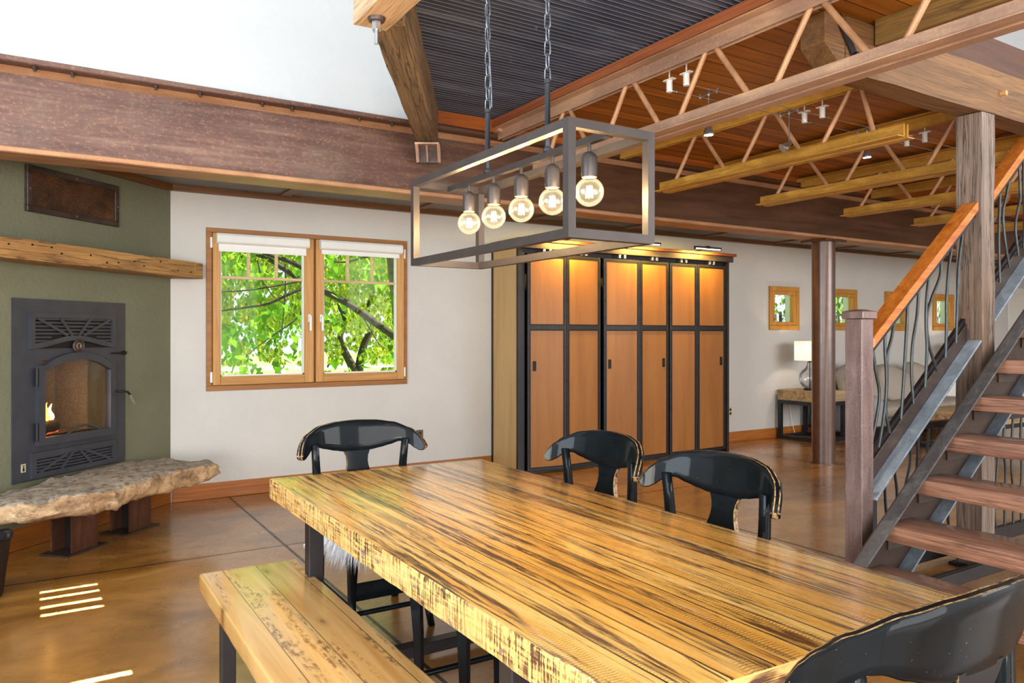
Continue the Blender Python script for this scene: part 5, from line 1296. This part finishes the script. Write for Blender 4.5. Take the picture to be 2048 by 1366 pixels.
bush('garden_tree', 'tall leafy tree far behind the path, left in the window view', (4.2,24,3.6), (4.2,2,3.2), 7000, .20, M['leaf'], 35)
bush('garden_tree', 'tall leafy tree far behind the path, right in the window view', (12.5,26,3.4), (4.2,2,3.0), 7000, .20, M['leaf2'], 37)
bush('garden_tree', 'dark evergreen outside the small windows, left one', (13.5,10.8,1.9), (2.6,1.0,2.2), 5200, .13, M['leaf3'], 39)
bush('garden_tree', 'dark evergreen outside the small windows, right one', (19.5,10.8,1.9), (3.0,1.0,2.2), 5200, .13, M['leaf3'], 41)
fe = thing('wire_fence', 'pale rail and wire fence along the path outside', 'fence', (6, 16.3, -.12))
for k in range(9):
    x = 1.0+1.7*k
    mb = MB(); mb.box(x-.05,x+.05,16.25,16.35,-.12,.75); mb.build('post', M['path'], fe)
mb = MB(); mb.box(.9,14.8,16.27,16.33,.66,.74); mb.build('top_rail', M['path'], fe)
mb = MB()
for z in (.1,.25,.4,.55): mb.cyl((.9,16.3,z),(14.8,16.3,z),.006,5)
mb.build('wire', M['silver'], fe)
# ================================================================ lights
def lamp(kind, name, loc, e, col=(1,1,1), **kw):
    d = bpy.data.lights.new(name, kind); d.energy = e; d.color = col
    rot = kw.pop('rot', None); aim = kw.pop('aim', None)
    for k, v in kw.items(): setattr(d, k, v)
    o = bpy.data.objects.new(name, d); COL.objects.link(o); o.location = loc
    if rot: o.rotation_euler = rot
    if aim: o.rotation_euler = (Vector(aim)-Vector(loc)).to_track_quat('-Z', 'Y').to_euler()
    return o
W = bpy.data.worlds.new('World'); SC.world = W; W.use_nodes = True
nt = W.node_tree; bg = nt.nodes['Background']
tc = nt.nodes.new('ShaderNodeTexCoord'); sp_ = nt.nodes.new('ShaderNodeSeparateXYZ'); rp = nt.nodes.new('ShaderNodeValToRGB')
nt.links.new(tc.outputs['Generated'], sp_.inputs[0]); nt.links.new(sp_.outputs[2], rp.inputs[0]); nt.links.new(rp.outputs[0], bg.inputs[0])
e = rp.color_ramp.elements; e[0].position = -.0; e[0].color = (.93,.95,.97,1); e[1].position = .7; e[1].color = (.62,.78,1,1)
bg.inputs[1].default_value = WORLD
lamp('SUN', 'sun', (0,0,12), SUN, (1,.95,.86), angle=R(.8), rot=Vector((-.62,.12,-.72)).to_track_quat('-Z','Y').to_euler())
lamp('AREA', 'high_fill', (-.5,-1.0,5.6), KEY, (.93,.97,1), shape='RECTANGLE', size=6, size_y=4.5, aim=(1.5,3.5,0))  # added overhead fill, no opening modelled there
lamp('AREA', 'left_fill', (-3.4,2.2,1.9), FILL_L, (.78,.9,1), shape='RECTANGLE', size=3.2, size_y=2.2, aim=(2,4,1.2))  # unseen bluish fill added on the left, gives the chairs their sheen
lamp('AREA', 'stair_side_fill', (8.5,-2.6,2.8), FILL_R, (1,.97,.93), shape='RECTANGLE', size=5, size_y=3, aim=(8,5,1.2))  # fill added out of frame to brighten the living area
lamp('AREA', 'loft_fill', (6.5,.4,5.4), FILL_T, (.97,.98,1), shape='RECTANGLE', size=4, size_y=2.5, aim=(6,3,1))  # extra soft fill above the stair, not an actual window
for yb in (2.647, 2.455, 2.263, 2.072, 1.872): lamp('POINT', 'bulb_glow', (1.4475,yb,1.86), BULB, (1,.70,.36), shadow_soft_size=.006)
for x, y, z in LAMPS: lamp('POINT', 'table_lamp_glow', (x,y,z), 110, (1,.84,.62), shadow_soft_size=.03)
for xa in (4.656, 5.655, 6.55): lamp('AREA', 'picture_light_glow', (xa,6.23,2.385), 15, (1,.66,.14), shape='RECTANGLE', size=.36, size_y=.02, aim=(xa,6.5,1.6))
for x, z, t in ((3.455,2.60,(3.6,3.4,0)), (5.05,2.66,(5.1,3.3,0))): lamp('SPOT', 'cable_spot', (x,3.29,z), 25, (1,.9,.75), spot_size=R(70), spot_blend=.6, aim=t, shadow_soft_size=.02)
lamp('AREA', 'low_fill', (-1.6,-2.6,.9), DECK, (1,.96,.88), shape='RECTANGLE', size=3.6, size_y=1.6, aim=(4.5,3.2,3.0))  # fill added low behind the camera to lift joists and plank ceiling
lamp('AREA', 'rear_fill', (.5,-3.6,1.7), BACK, (1,.985,.96), shape='RECTANGLE', size=8, size_y=2.8, aim=(2.6,5,1.9))  # broad unseen fill behind the camera, added for even room light
lamp('POINT', 'fire_glow', tuple(WG @ Vector((-1.15,.12,.95))), 1.2, (1,.45,.12), shadow_soft_size=.04)
# narrow area lamps added low over the floor to draw its sun stripes
for y, w, x in ((4.91,.05,.143), (4.785,.052,.145), (4.632,.056,.146), (4.503,.056,.147), (3.555,.07,.15)):
    l = lamp('AREA', 'sun_stripe_lamp', (x, y, .55), 2.6*w/.055, (1,.9,.7), shape='RECTANGLE', size=.275 if y > 4 else .36, size_y=w*.62, rot=(0,0,0), spread=R(1.0))
# ================================================================ camera
cd = bpy.data.cameras.new('camera'); cam = bpy.data.objects.new('camera', cd); COL.objects.link(cam)
cam.location = (0,0,EYE); cam.rotation_euler = (R(90),0,-YAW)
cd.sensor_width = 36; cd.lens = 36*FPX/2048; cd.shift_y = -(683-HOR)/2048; cd.clip_start = .05; cd.clip_end = 200
SC.camera = cam
SC.view_settings.view_transform = 'Standard'; SC.view_settings.look = 'None'; SC.view_settings.exposure = EXPO
SC.cycles.use_denoising = True
SC.cycles.max_bounces = 7; SC.cycles.diffuse_bounces = 3; SC.cycles.glossy_bounces = 3; SC.cycles.use_adaptive_sampling = True; SC.cycles.adaptive_threshold = .03; SC.cycles.transparent_max_bounces = 12; SC.cycles.sample_clamp_indirect = 4
SC.cycles.caustics_reflective = False; SC.cycles.caustics_refractive = False
